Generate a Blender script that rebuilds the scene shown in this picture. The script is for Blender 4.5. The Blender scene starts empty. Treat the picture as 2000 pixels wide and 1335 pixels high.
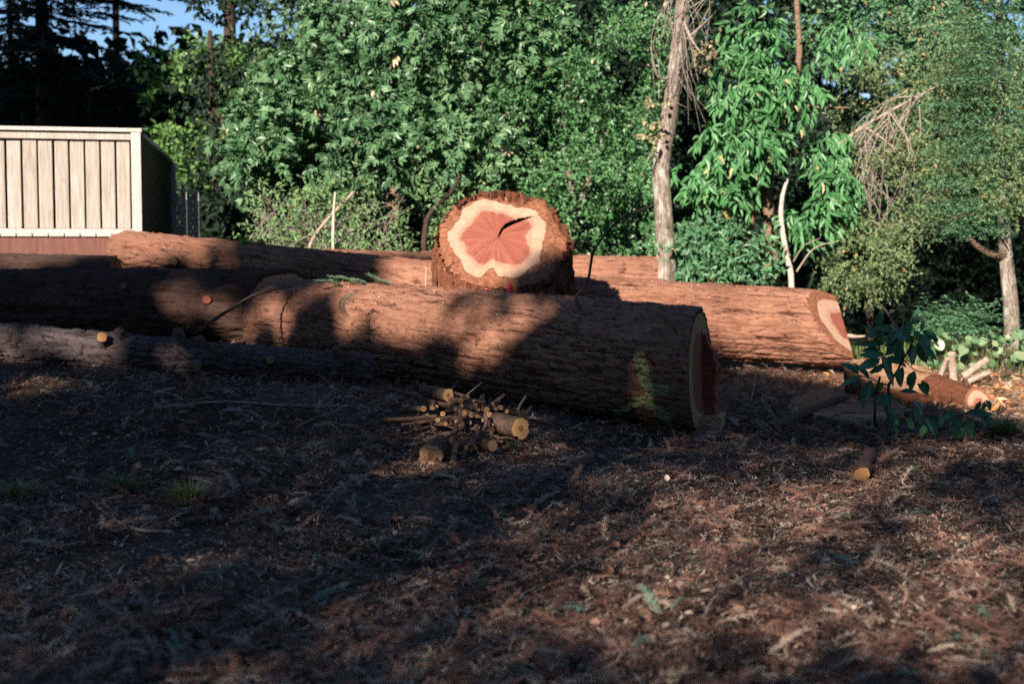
import bpy, math, random
import numpy as np
from mathutils import Vector, Matrix

# ------------------------------------------------------------------ camera, sky, sun, exposure
sc = bpy.context.scene
rad = math.radians
rng = np.random.default_rng(11)
random.seed(5)

FPX = 2778.0                      # focal length in photo pixels (50 mm on 36 mm, 2000 px wide)
PITCH = math.atan(182.5 / FPX)
CAMH = 1.15
cam_d = bpy.data.cameras.new("camera"); cam = bpy.data.objects.new("camera", cam_d)
sc.collection.objects.link(cam); sc.camera = cam
cam.location = (0, 0, CAMH); cam.rotation_euler = (math.pi / 2 - PITCH, 0, 0)
cam_d.lens = 50; cam_d.sensor_width = 36; cam_d.clip_start = 0.1; cam_d.clip_end = 2000
cam_d.dof.use_dof = True; cam_d.dof.focus_distance = 8.3; cam_d.dof.aperture_fstop = 2.4

SUN_AZ, SUN_EL = 21.0, 22.0       # light travels to +Y, turned this much to +X
LDIR = np.array([math.sin(rad(SUN_AZ)) * math.cos(rad(SUN_EL)), math.cos(rad(SUN_AZ)) * math.cos(rad(SUN_EL)), -math.sin(rad(SUN_EL))])
sun_d = bpy.data.lights.new("sun", 'SUN'); sun = bpy.data.objects.new("sun", sun_d)
sc.collection.objects.link(sun)
sun_d.energy = 5.0; sun_d.angle = rad(0.45); sun_d.color = (1.0, 0.885, 0.77)
sun.rotation_euler = Vector(LDIR).to_track_quat('-Z', 'Y').to_euler()

world = bpy.data.worlds.new("World"); sc.world = world; world.use_nodes = True
wn = world.node_tree.nodes; wl = world.node_tree.links
sky = wn.new('ShaderNodeTexSky'); sky.sky_type = 'NISHITA'; sky.sun_disc = False
sky.sun_elevation = rad(SUN_EL); sky.sun_rotation = rad(180 + SUN_AZ)
sky.air_density = 1.0; sky.dust_density = 0.1; sky.ozone_density = 4.0; sky.altitude = 1200
wl.new(sky.outputs[0], wn['Background'].inputs[0]); wn['Background'].inputs[1].default_value = 0.062

sc.view_settings.view_transform = 'Standard'; sc.view_settings.look = 'None'
sc.view_settings.exposure = 1.15; sc.view_settings.gamma = 1.0; sc.view_settings.use_curve_mapping = False
sc.render.engine = 'CYCLES'
sc.cycles.use_denoising = False
sc.cycles.use_adaptive_sampling = False
sc.cycles.max_bounces = 6; sc.cycles.diffuse_bounces = 3; sc.cycles.transparent_max_bounces = 8

# ------------------------------------------------------------------ helpers
COL = sc.collection
def sstep(a, b, x):
    t = np.clip((np.asarray(x, float) - a) / (b - a), 0, 1); return t * t * (3 - 2 * t)
def _hash(ix, iy, iz, seed):
    h = (ix.astype(np.int64) * 374761393 + iy.astype(np.int64) * 668265263 + iz.astype(np.int64) * 2147483647 + seed * 974634777) & 0xFFFFFFFF
    h = ((h ^ (h >> 13)) * 1274126177) & 0xFFFFFFFF
    h = ((h ^ (h >> 16)) * 2246822519) & 0xFFFFFFFF
    return ((h ^ (h >> 15)) & 0xFFFFFF) / float(0xFFFFFF)
def vnoise(x, y, z=0.0, seed=0):
    x, y, z = np.broadcast_arrays(np.asarray(x, float), np.asarray(y, float), np.asarray(z, float))
    ix, iy, iz = np.floor(x), np.floor(y), np.floor(z)
    fx, fy, fz = x - ix, y - iy, z - iz
    fx = fx * fx * (3 - 2 * fx); fy = fy * fy * (3 - 2 * fy); fz = fz * fz * (3 - 2 * fz)
    out = 0
    for a in (0, 1):
        for b in (0, 1):
            for c in (0, 1):
                out = out + _hash(ix + a, iy + b, iz + c, seed) * (fx if a else 1 - fx) * (fy if b else 1 - fy) * (fz if c else 1 - fz)
    return out
def fbm(x, y, z=0.0, o=4, seed=0):
    s = 0; a = .5; f = 1.0
    for k in range(o):
        s = s + a * (vnoise(np.asarray(x) * f, np.asarray(y) * f, np.asarray(z) * f, seed + k) - .5); a *= .5; f *= 2.03
    return s
def worley(u, v, pu, seed=0):
    iu, iv = np.floor(u), np.floor(v)
    F1 = np.full(u.shape, 9.); F2 = np.full(u.shape, 9.); ID = np.zeros(u.shape)
    for a in (-1, 0, 1):
        for b in (-1, 0, 1):
            cu, cv = iu + a, iv + b
            m = np.mod(cu, pu); zz = np.zeros_like(m)
            px_ = cu + _hash(m, cv, zz, seed); py_ = cv + _hash(m, cv, zz, seed + 1)
            d = np.hypot(px_ - u, py_ - v); r = _hash(m, cv, zz, seed + 2)
            near = d < F1
            F2 = np.where(near, F1, np.minimum(F2, d)); ID = np.where(near, r, ID); F1 = np.where(near, d, F1)
    return F1, F2, ID

def ray(px, py):
    cx = (px - 1000.0) / FPX; cy = -(py - 667.5) / FPX
    return np.array([cx, math.cos(PITCH) + cy * math.sin(PITCH), -math.sin(PITCH) + cy * math.cos(PITCH)])
def P(px, py, d):
    r = ray(px, py); return np.array([0, 0, CAMH]) + r * (d / r[1])
def gz(x, y):
    x = np.asarray(x, float); y = np.asarray(y, float)
    u = 1.0 - x; up = .5 * (u + np.sqrt(u * u + .12))
    up = np.minimum(up, 4.9 + .1 * np.tanh(up - 4.9))
    z = .1 * up * sstep(5, 10, y)
    m0 = 13.0 - .7 * sstep(.5, -1.5, x)
    z = z + .45 * sstep(0, 1.3, y - m0) * sstep(3.2, 1.2, x)
    z = z + .05 * sstep(11, 13, y)
    z = z + .05 * fbm(x * .9, y * .9, 0, 3, 3) * sstep(0, 1, 1.0)
    z = z + np.maximum(0, y - 24) * .10 * sstep(24, 34, y)
    return z
def G(px, py):
    r = ray(px, py); t = 2.0; p = np.array([0, 0, CAMH])
    lo = 1.0
    for k in range(4000):
        q = p + r * t
        if q[2] <= gz(q[0], q[1]): break
        t += .01
    q = p + r * t; q[2] = float(gz(q[0], q[1])); return q
def to_px(V):
    V = np.asarray(V, float) - np.array([0, 0, CAMH])
    c, s = math.cos(PITCH), math.sin(PITCH)
    dep = V[:, 1] * c - V[:, 2] * s; up = V[:, 1] * s + V[:, 2] * c
    return 1000 + FPX * V[:, 0] / dep, 667.5 - FPX * up / dep

def mk(name, V, Fs, mats, parent=None, smooth=False, attrs=None, mi=None):
    """one mesh object from numpy arrays; Fs: list of (n,k) index arrays"""
    V = np.ascontiguousarray(V, dtype=np.float32)
    me = bpy.data.meshes.new(name)
    Fs = [np.asarray(f, dtype=np.int32) for f in Fs if len(f)]
    me.vertices.add(len(V)); me.vertices.foreach_set('co', V.ravel())
    li = np.concatenate([f.ravel() for f in Fs]); tot = np.concatenate([np.full(len(f), f.shape[1], np.int32) for f in Fs])
    st = np.concatenate([[0], np.cumsum(tot)[:-1]]).astype(np.int32)
    me.loops.add(len(li)); me.loops.foreach_set('vertex_index', li)
    me.polygons.add(len(tot)); me.polygons.foreach_set('loop_start', st)
    try: me.polygons.foreach_set('loop_total', tot)
    except Exception: pass
    if mi is not None: me.polygons.foreach_set('material_index', np.asarray(mi, np.int32))
    me.polygons.foreach_set('use_smooth', np.full(len(tot), smooth))
    for k, a in (attrs or {}).items():
        at = me.attributes.new(k, 'FLOAT', 'POINT'); at.data.foreach_set('value', np.asarray(a, np.float32))
    me.update(calc_edges=True); me.validate()
    for m in (mats if isinstance(mats, (list, tuple)) else [mats]): me.materials.append(m)
    o = bpy.data.objects.new(name, me); COL.objects.link(o)
    if parent is not None: o.parent = parent
    return o
def empty(name, loc=(0, 0, 0), M=None):
    o = bpy.data.objects.new(name, None); COL.objects.link(o); o.empty_display_size = .1
    if M is not None: o.matrix_world = M
    else: o.location = loc
    return o
def tag(o, label, cat, group=None):
    o['label'] = label; o['category'] = cat
    if group: o['group'] = group
    return o
def nrm(a):
    a = np.asarray(a, float); return a / np.maximum(np.linalg.norm(a, axis=-1, keepdims=True), 1e-9)
class Acc:
    def __init__(s): s.V = []; s.F = {}; s.A = {}; s.n = 0; s.M = {}
    def add(s, V, F, attrs=None, mi=0):
        V = np.asarray(V, float)
        for f in (F if isinstance(F, list) else [F]):
            f = np.asarray(f, int)
            s.F.setdefault(f.shape[1], []).append(f + s.n); s.M.setdefault(f.shape[1], []).append(np.full(len(f), mi))
        for k, a in (attrs or {}).items(): s.A.setdefault(k, []).append(np.broadcast_to(np.asarray(a, float), (len(V),)))
        s.V.append(V); s.n += len(V)
    def build(s, name, mats, parent=None, smooth=False, off=None):
        V = np.concatenate(s.V)
        if off is not None: V = V - np.asarray(off)
        ks = list(s.F)
        return mk(name, V, [np.concatenate(s.F[k]) for k in ks], mats, parent, smooth, {k: np.concatenate(a) for k, a in s.A.items()},
                  np.concatenate([np.concatenate(s.M[k]) for k in ks]))

def smooth_path(pts, n):
    pts = np.asarray(pts, float)
    if len(pts) < 3:
        t = np.linspace(0, 1, n)[:, None]; return pts[0] * (1 - t) + pts[-1] * t
    ext = np.vstack([2 * pts[0] - pts[1], pts, 2 * pts[-1] - pts[-2]]); out = []
    u = np.linspace(0, len(pts) - 1, n)
    for x in u:
        i = min(int(x), len(pts) - 2); t = x - i; p0, p1, p2, p3 = ext[i:i + 4]
        out.append(.5 * ((2 * p1) + (-p0 + p2) * t + (2 * p0 - 5 * p1 + 4 * p2 - p3) * t * t + (-p0 + 3 * p1 - 3 * p2 + p3) * t ** 3))
    return np.array(out)
def tube(pts, r, sides=8, rough=.0, seed=0, n=None):
    """side verts + faces of a tapering tube; returns V, quads, ring0, ring1"""
    pts = np.asarray(pts, float)
    if n: pts = smooth_path(pts, n)
    n = len(pts); r = np.interp(np.linspace(0, 1, n), np.linspace(0, 1, len(np.atleast_1d(r))), np.atleast_1d(r))
    T = nrm(np.gradient(pts, axis=0)); ref = np.array([0, 0, 1.]) if abs(T[0, 2]) < .9 else np.array([1., 0, 0])
    A = np.zeros_like(pts); a = nrm(np.cross(T[0], ref))
    for i in range(n):
        a = nrm(a - T[i] * np.dot(a, T[i])); A[i] = a
    B = np.cross(T, A); th = np.linspace(0, 2 * math.pi, sides, endpoint=False)
    rr = r[:, None] * np.ones(sides)[None]
    if rough:
        i0 = np.arange(n)[:, None] * 1.0; rr = rr * (1 + rough * 2 * (vnoise(np.cos(th)[None] * 2 + 5, np.sin(th)[None] * 2 + 5, i0 * .7, seed) - .5) + rough * 2 * (vnoise(np.cos(th)[None] * 6 + 5, np.sin(th)[None] * 6 + 5, i0 * .4, seed + 3) - .5))
    V = pts[:, None] + rr[..., None] * (np.cos(th)[None, :, None] * A[:, None] + np.sin(th)[None, :, None] * B[:, None])
    V = V.reshape(-1, 3); i = np.arange(n - 1)[:, None] * sides; j = np.arange(sides)[None]; j2 = (j + 1) % sides
    Q = np.stack([i + j, i + j2, i + sides + j2, i + sides + j], -1).reshape(-1, 4)
    return V, Q, np.arange(sides), np.arange(sides) + (n - 1) * sides
def boxv(c0, c1):
    x0, y0, z0 = c0; x1, y1, z1 = c1
    V = np.array([[x0, y0, z0], [x1, y0, z0], [x1, y1, z0], [x0, y1, z0], [x0, y0, z1], [x1, y0, z1], [x1, y1, z1], [x0, y1, z1]], float)
    return V, np.array([[0, 3, 2, 1], [4, 5, 6, 7], [0, 1, 5, 4], [1, 2, 6, 5], [2, 3, 7, 6], [3, 0, 4, 7]])

# ------------------------------------------------------------------ materials
class N:
    def __init__(s, name):
        s.m = bpy.data.materials.new(name); s.m.use_nodes = True; s.t = s.m.node_tree
        s.b = s.t.nodes['Principled BSDF']; s.out = s.t.nodes['Material Output']
    def n(s, ty, **k):
        x = s.t.nodes.new(ty)
        for a, v in k.items(): setattr(x, a, v)
        return x
    def l(s, a, b): s.t.links.new(a, b)
    def attr(s, nm): return s.n('ShaderNodeAttribute', attribute_name=nm).outputs['Fac']
    def coord(s, scale=(1, 1, 1), kind='Object'):
        tc = s.n('ShaderNodeTexCoord'); mp = s.n('ShaderNodeMapping'); mp.inputs['Scale'].default_value = scale
        s.l(tc.outputs[kind], mp.inputs[0]); return mp.outputs[0]
    def noise(s, scale=5, detail=4, vec=None, rough=.6, dist=0):
        x = s.n('ShaderNodeTexNoise'); x.inputs['Scale'].default_value = scale; x.inputs['Detail'].default_value = detail
        x.inputs['Roughness'].default_value = rough; x.inputs['Distortion'].default_value = dist
        if vec is not None: s.l(vec, x.inputs['Vector'])
        return x.outputs['Fac']
    def ramp(s, fac, stops):
        x = s.n('ShaderNodeValToRGB'); e = x.color_ramp.elements
        while len(e) < len(stops): e.new(.5)
        for i, (p, c) in enumerate(stops): e[i].position = p; e[i].color = (*c, 1)
        s.l(fac, x.inputs[0]); return x.outputs[0]
    def mix(s, fac, a, b, mode='MIX'):
        x = s.n('ShaderNodeMix', data_type='RGBA', blend_type=mode)
        if isinstance(fac, float): x.inputs[0].default_value = fac
        else: s.l(fac, x.inputs[0])
        for k, v in ((6, a), (7, b)):
            if isinstance(v, tuple): x.inputs[k].default_value = (*v, 1)
            else: s.l(v, x.inputs[k])
        return x.outputs[2]
    def math(s, op, a, b=None, clamp=False):
        x = s.n('ShaderNodeMath', operation=op, use_clamp=clamp)
        for k, v in ((0, a), (1, b)):
            if v is None: continue
            if isinstance(v, (int, float)): x.inputs[k].default_value = v
            else: s.l(v, x.inputs[k])
        return x.outputs[0]
    def bump(s, h, strength=.5, dist=.01):
        x = s.n('ShaderNodeBump'); x.inputs['Strength'].default_value = strength; x.inputs['Distance'].default_value = dist
        s.l(h, x.inputs['Height']); s.l(x.outputs[0], s.b.inputs['Normal'])
    def done(s, col, rough=.85, spec=.25):
        if isinstance(col, tuple): s.b.inputs['Base Color'].default_value = (*col, 1)
        else: s.l(col, s.b.inputs['Base Color'])
        s.b.inputs['Roughness'].default_value = rough; s.b.inputs['Specular IOR Level'].default_value = spec
        return s.m

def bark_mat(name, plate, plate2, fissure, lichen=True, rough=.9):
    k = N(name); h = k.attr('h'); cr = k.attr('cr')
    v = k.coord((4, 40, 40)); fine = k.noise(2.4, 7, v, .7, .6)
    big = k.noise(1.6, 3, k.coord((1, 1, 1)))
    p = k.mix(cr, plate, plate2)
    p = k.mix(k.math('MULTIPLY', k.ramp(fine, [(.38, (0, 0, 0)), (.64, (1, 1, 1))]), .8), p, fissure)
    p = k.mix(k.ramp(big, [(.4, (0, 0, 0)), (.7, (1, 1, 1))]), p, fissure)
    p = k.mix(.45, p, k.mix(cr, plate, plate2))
    c = k.mix(k.ramp(h, [(.12, (0, 0, 0)), (.34, (1, 1, 1))]), fissure, p)  # redder fissures, with the shade of the cracks darkened into their colour
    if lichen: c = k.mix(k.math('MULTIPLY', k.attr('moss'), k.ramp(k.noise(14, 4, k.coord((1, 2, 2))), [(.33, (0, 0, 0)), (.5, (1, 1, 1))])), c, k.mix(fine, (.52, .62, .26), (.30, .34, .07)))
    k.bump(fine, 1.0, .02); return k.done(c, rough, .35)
M_BARK = bark_mat('redwood_bark', (.52, .27, .17), (.32, .13, .075), (.065, .02, .010), rough=.75)
M_BARK_DARK = bark_mat('shaded_redwood_bark', (.13, .075, .058), (.085, .042, .03), (.035, .014, .009))  # darker copy of the redwood bark, holding the left logs' shade
M_BARK_GREY = bark_mat('flaky_grey_bark', (.21, .18, .185), (.15, .11, .105), (.04, .022, .018))
M_BARK_FRESH = bark_mat('stringy_red_bark', (.24, .085, .035), (.17, .06, .028), (.07, .022, .012))

def wood_mat(name, c0, c1, ringscale=26, amt=.35, edge=None):
    k = N(name); rho = k.attr('rho'); n1 = k.noise(2.5, 3, k.coord((3, 3, 3)))
    w = k.math('SINE', k.math('ADD', k.math('MULTIPLY', rho, ringscale * 6.28), k.math('MULTIPLY', n1, 9.0)))
    w = k.math('MULTIPLY', k.math('ADD', w, 1.0), .5 * amt)
    saw = k.noise(60, 3, k.coord((1, 1, .15)))
    cx = k.n('ShaderNodeCombineXYZ'); k.l(k.attr('ca'), cx.inputs[0]); k.l(k.attr('sa'), cx.inputs[1]); k.l(k.math('MULTIPLY', rho, .12), cx.inputs[2])
    ray_ = k.ramp(k.noise(7, 5, cx.outputs[0], .7)  , [(.40, (0, 0, 0)), (.60, (1, 1, 1))])
    check = k.ramp(k.noise(11, 2, cx.outputs[0], .5), [(.70, (0, 0, 0)), (.735, (1, 1, 1))])
    c = k.mix(k.math('ADD', w, k.math('MULTIPLY', saw, .35), True), c0, c1)
    c = k.mix(k.math('MULTIPLY', ray_, .85), c, c1)
    blot = k.ramp(k.noise(5, 3, k.coord()), [(.35, (0, 0, 0)), (.75, (1, 1, 1))]); c = k.mix(k.math('MULTIPLY', blot, .5), c, tuple(q * .82 for q in c1))
    c = k.mix(k.math('MULTIPLY', check, .55), c, tuple(q * .35 for q in c1))
    dust = k.ramp(k.noise(140, 3, k.coord()), [(.64, (0, 0, 0)), (.72, (1, 1, 1))]); c = k.mix(k.math('MULTIPLY', dust, .35), c, (.70, .50, .36))
    if edge:
        e = k.math('ADD', k.attr(edge[1]), k.math('MULTIPLY', k.math('SUBTRACT', n1, .5), .35)); c = k.mix(k.ramp(e, [(edge[2], (0, 0, 0)), (edge[3], (1, 1, 1))]), c, edge[0])
    k.bump(k.math('ADD', saw, k.math('MULTIPLY', check, -1.0)), .5, .006); return k.done(c, .8, .2)
M_SAP = wood_mat('sapwood', (.54, .375, .275), (.43, .26, .165), 24, .5, ((.42, .20, .125), 'inn', .72, 1.05))
M_HEART = wood_mat('heartwood', (.43, .17, .115), (.24, .064, .04), 27, .55, ((.45, .25, .17), 'edge', .90, 1.12))
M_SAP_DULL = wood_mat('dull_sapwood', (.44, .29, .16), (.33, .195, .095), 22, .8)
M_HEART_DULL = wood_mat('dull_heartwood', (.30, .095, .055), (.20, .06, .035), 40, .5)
M_YELLOW = wood_mat('branch_wood', (.42, .235, .10), (.28, .13, .05), 8, .8)
def saw_mat():
    k = N('sawdust_bark'); n1 = k.noise(35, 5, k.coord()); n2 = k.noise(160, 2, k.coord())
    c = k.ramp(n1, [(.3, (.17, .06, .03)), (.6, (.35, .15, .085))])
    c = k.mix(k.ramp(n2, [(.66, (0, 0, 0)), (.72, (1, 1, 1))]), c, (.62, .38, .18))
    k.bump(k.math('ADD', n1, n2), .9, .012); return k.done(c, .95, .1)
M_SAW = saw_mat()
def sawtop_mat():
    k = N('sawdust_heap'); n1 = k.noise(9, 5, k.coord()); n2 = k.noise(90, 3, k.coord())
    c = k.ramp(k.math('ADD', k.math('MULTIPLY', n1, .6), k.math('MULTIPLY', n2, .4)), [(.36, (.24, .10, .05)), (.5, (.46, .25, .14)), (.62, (.60, .40, .27))]); k.bump(k.math('ADD', n1, n2), .9, .02); return k.done(c, .95, .1)
M_SAWTOP = sawtop_mat()
def splinter_mat():
    k = N('splintered_heartwood'); f = k.noise(3, 5, k.coord((1, 1, 26))); c = k.ramp(f, [(.3, (.15, .035, .02)), (.65, (.30, .085, .05))])
    k.bump(f, .9, .02); return k.done(c, .8, .2)
M_SPLINT = splinter_mat()
def splinter_pale():
    k = N('splintered_sapwood'); f = k.noise(3, 5, k.coord((6, 6, 30))); c = k.ramp(f, [(.3, (.32, .16, .08)), (.65, (.60, .42, .26))])
    k.bump(f, .9, .01); return k.done(c, .8, .2)
M_SPLINT_PALE = splinter_pale()
def stick_mat(name, a, b):
    k = N(name); f = k.noise(30, 4, k.coord()); k.bump(f, .6, .004); return k.done(k.ramp(f, [(.3, a), (.7, b)]), .85, .2)
M_STICK = stick_mat('branch_bark', (.05, .028, .02), (.15, .09, .066))
M_TWIG = stick_mat('twig_bark', (.05, .03, .022), (.12, .075, .055))
M_TWIG_PALE = stick_mat('bleached_twig', (.22, .16, .12), (.42, .34, .27))
def trunk_mat():
    k = N('mottled_trunk_bark'); f = k.noise(9, 6, k.coord((6, 6, 1.2)), .7); g = k.noise(4.5, 4, k.coord((2, 2, 1)))
    c = k.ramp(f, [(.34, (.06, .045, .035)), (.52, (.24, .19, .155)), (.68, (.40, .35, .30))])
    c = k.mix(k.math('MULTIPLY', k.ramp(g, [(.52, (0, 0, 0)), (.62, (1, 1, 1))]), .8), c, k.ramp(f, [(.3, (.34, .32, .27)), (.7, (.58, .55, .48))])); k.bump(f, 1.0, .02); return k.done(c, .9, .15)
M_TRUNK_PALE = trunk_mat()
M_TRUNK_WHITE = stick_mat('white_stem_bark', (.30, .25, .20), (.62, .56, .47))
M_TRUNK_DARK = stick_mat('dark_trunk_bark', (.03, .02, .015), (.07, .045, .035))
M_TRUNK_BROWN = stick_mat('brown_trunk_bark', (.10, .06, .04), (.27, .18, .12))

def leaf_mat(name, stops, rough=.42, trans=.22, spec=.5):
    k = N(name); c = k.ramp(k.attr('rnd'), stops); k.done(c, rough, spec)
    tr = k.n('ShaderNodeBsdfTranslucent'); k.l(k.mix(1.0, c, (.8, 1.0, .4), 'MULTIPLY'), tr.inputs[0])
    mx = k.n('ShaderNodeMixShader'); mx.inputs[0].default_value = trans
    k.l(k.b.outputs[0], mx.inputs[1]); k.l(tr.outputs[0], mx.inputs[2]); k.l(mx.outputs[0], k.out.inputs[0]); return k.m
M_L_BUCK = leaf_mat('palmate_leaf', [(0, (0.028, 0.078, 0.034)), (.4, (0.084, 0.190, 0.084)), (.75, (0.190, 0.336, 0.162)), (.93, (0.336, 0.482, 0.280)), (.965, (0.600, 0.403, 0.112)), (1, (0.600, 0.504, 0.336))])
M_L_SMALL = leaf_mat('small_glossy_leaf', [(0, (0.022, 0.073, 0.025)), (.5, (0.084, 0.213, 0.076)), (.97, (0.224, 0.403, 0.190)), (1, (0.560, 0.504, 0.358))], .4, .18, .45)
M_L_BAY = leaf_mat('long_glossy_leaf', [(0, (0.028, 0.101, 0.034)), (.55, (0.112, 0.291, 0.112)), (.97, (0.258, 0.482, 0.246)), (1, (0.504, 0.403, 0.202))], .42, .22, .4)
M_L_OLIVE = leaf_mat('pale_fine_leaf', [(0, (.05, .09, .03)), (.6, (.20, .27, .12)), (.95, (.36, .42, .22)), (1, (.50, .28, .12))], .5, .25)
M_L_CONIF = leaf_mat('conifer_needle', [(0, (0.028, 0.084, 0.039)), (.6, (0.112, 0.258, 0.123)), (.93, (0.224, 0.403, 0.213)), (1, (0.470, 0.258, 0.101))], .5, .15)
M_L_DARK = leaf_mat('dark_shade_foliage', [(0, (.008, .018, .012)), (.7, (.018, .038, .02)), (1, (.04, .06, .02))], .6, .1, .2)  # near-black foliage; holds the shade of background gaps and conifers in its colour
M_L_MID = leaf_mat('mid_green_leaf', [(0, (.06, .14, .035)), (.6, (.15, .29, .085)), (1, (.24, .38, .14))], .45, .25)
M_L_PALE = leaf_mat('pale_haze_leaf', [(0, (0.108, 0.203, 0.081)), (.6, (0.203, 0.338, 0.135)), (1, (0.351, 0.446, 0.243))], .55, .25)
M_L_HEART = leaf_mat('heart_shaped_leaf', [(0, (.07, .17, .06)), (.6, (.17, .29, .13)), (1, (.32, .37, .22))], .4, .3)
M_L_SAPL = leaf_mat('laurel_leaf', [(0, (.035, .13, .06)), (.7, (.065, .20, .095)), (.9, (.09, .25, .13)), (1, (.20, .15, .08))], .38, .2)
M_DRY = leaf_mat('dry_stalk', [(0, (.16, .12, .07)), (.6, (.34, .29, .17)), (1, (.50, .46, .33))], .7, .2, .2)
M_GRASS = leaf_mat('grass_blade', [(0, (.06, .11, .03)), (.5, (.14, .19, .05)), (1, (.36, .32, .16))], .6, .25, .2)
M_LITTER = leaf_mat('fallen_needle', [(0, (.06, .03, .022)), (.35, (.235, .12, .088)), (.6, (.38, .21, .15)), (.75, (.36, .28, .22)), (.9, (.56, .43, .31)), (.97, (.74, .65, .54)), (1, (.14, .24, .17))], .75, .1, .2)
M_CHIP = leaf_mat('wood_chip', [(0, (.30, .13, .05)), (.5, (.52, .28, .13)), (1, (.80, .58, .38))], .8, .1, .2)
M_SPRIG = leaf_mat('green_needle', [(0, (.05, .14, .08)), (.7, (.10, .20, .11)), (1, (.25, .22, .10))], .5, .2)
M_DEADTWIG = stick_mat('lichen_twig', (.16, .13, .10), (.36, .31, .26))

def ground_mat():
    k = N('forest_soil'); co = k.coord((1, 1, 1))
    a = k.noise(1.1, 5, co); b = k.noise(24, 5, co, .7); c2 = k.noise(110, 3, co)
    c = k.ramp(b, [(.3, (.02, .013, .010)), (.55, (.05, .033, .024)), (.75, (.09, .065, .05))])
    c = k.mix(k.ramp(a, [(.45, (0, 0, 0)), (.62, (1, 1, 1))]), c, k.ramp(b, [(.3, (.05, .042, .037)), (.7, (.12, .105, .095))]))
    c = k.mix(k.attr('saw'), c, k.ramp(b, [(.3, (.30, .13, .06)), (.7, (.58, .36, .20))]))
    c = k.mix(k.attr('far'), c, k.ramp(b, [(.3, (.02, .03, .012)), (.7, (.06, .075, .03))]))
    k.bump(k.math('ADD', b, k.math('MULTIPLY', c2, .5)), .8, .02); return k.done(c, .95, .1)
M_GROUND = ground_mat()
def plank_mat(name, a, b, dark):
    k = N(name); oi = k.n('ShaderNodeObjectInfo').outputs['Random']
    f = k.noise(4, 6, k.coord((14, 14, .8)), .7, .6); c = k.ramp(f, [(.32, a), (.64, b)]); st = k.ramp(k.noise(2.2, 4, k.coord((3, 3, 1.6))), [(.45, (0, 0, 0)), (.7, (1, 1, 1))]); c = k.mix(k.math('MULTIPLY', st, .55), c, a)
    c = k.mix(k.math('MULTIPLY', oi, .85), c, k.ramp(f, [(.25, dark), (.8, b)]))
    kn = k.ramp(k.noise(3.2, 2, k.coord((2, 2, 1.2))), [(.68, (0, 0, 0)), (.78, (1, 1, 1))]); c = k.mix(k.math('MULTIPLY', kn, .5), c, dark)
    k.bump(f, .4, .006); return k.done(c, .8, .2)
M_PLANK = plank_mat('weathered_fence_board', (.28, .235, .195), (.48, .43, .38), (.18, .135, .10))
M_POST = plank_mat('grey_fence_post', (.42, .36, .32), (.56, .50, .46), (.30, .25, .22))
M_SKIRT = plank_mat('red_stained_board', (.13, .055, .04), (.21, .10, .075), (.08, .035, .025))
M_LATT = plank_mat('lattice_wood', (.34, .27, .24), (.46, .38, .34), (.25, .2, .18))
M_HOUSE = plank_mat('brown_siding', (.10, .06, .04), (.14, .09, .06), (.08, .05, .03))

# ------------------------------------------------------------------ ground
def axis_pts(dense0, dense1, step, lo, hi):
    a = list(np.arange(dense0, dense1 + 1e-6, step)); s = step
    x = dense1
    while x < hi: s *= 1.22; x += s; a.append(x)
    s = step; x = dense0; pre = []
    while x > lo: s *= 1.22; x -= s; pre.append(x)
    return np.array(pre[::-1] + a)
gx = axis_pts(-4.2, 4.6, .05, -260, 260); gy = axis_pts(3.2, 15, .05, -160, 420)
X, Y = np.meshgrid(gx, gy)
Z = gz(X, Y) + .018 * fbm(X * 6, Y * 6, 0, 3, 9) * 2 + .008 * fbm(X * 20, Y * 20, 0, 2, 19)
V = np.stack([X, Y, Z], -1).reshape(-1, 3); nx_, ny_ = len(gx), len(gy)
i = np.arange(ny_ - 1)[:, None] * nx_; j = np.arange(nx_ - 1)[None]
Q = np.stack([i + j, i + j + 1, i + nx_ + j + 1, i + nx_ + j], -1).reshape(-1, 4)
sawm = np.exp(-(((X - 3.4) / .95) ** 2 + ((Y - 11.4) / .9) ** 2)) * 1.7 + .6 * np.exp(-(((X - 2.2) / .9) ** 2 + ((Y - 11.7) / .35) ** 2))
sawm = np.clip(sawm * (.5 + vnoise(X * 9, Y * 9, 0, 4)) , 0, 1)
farm = sstep(13.5, 16, Y + 1.5 * fbm(X, Y, 0, 2, 8))
ground = mk('ground', V, [Q], M_GROUND, None, True, {'saw': sawm.ravel(), 'far': farm.ravel()}); ground['kind'] = 'structure'

# ------------------------------------------------------------------ logs
def bark_height(th, x, Rm, pw, pl, seed, fib=1.0):
    """plate relief of the bark: th angle, x along, pw plate width, pl plate length"""
    nu = max(8, int(round(2 * math.pi * Rm / pw)))
    c, s = np.cos(th) * Rm, np.sin(th) * Rm
    wob = fbm(c * 5, s * 5, x * 1.7, 3, seed) * 3.4
    u = th / (2 * math.pi) * nu + wob; v = x / pl + 1.1 * fbm(c * 9, s * 9, x * 3, 2, seed + 5)
    F1, F2, ID = worley(u, v, nu, seed)
    e = sstep(0, .04 + .22 * vnoise(c * 7, s * 7, x * 2.5, seed + 31), F2 - F1)
    G1, G2, ID2 = worley(u * 2 + 3 * wob, v * 1.9 + .3, nu * 2, seed + 9)
    e2 = sstep(.0, .14, G2 - G1)
    ridge = fbm(c * 42, s * 42, x * 3.0, 3, seed + 20)
    groove = sstep(.0, .045, np.abs(fbm(c * 10, s * 10, x * .8, 3, seed + 25)))
    h = .16 + .55 * ID * e + .20 * e * e2 * (.3 + ID2) + .42 * fib * ridge
    h = h * (.4 + .6 * groove)
    return h, np.clip(.55 * ID + .45 * ID2, 0, 1)

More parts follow.
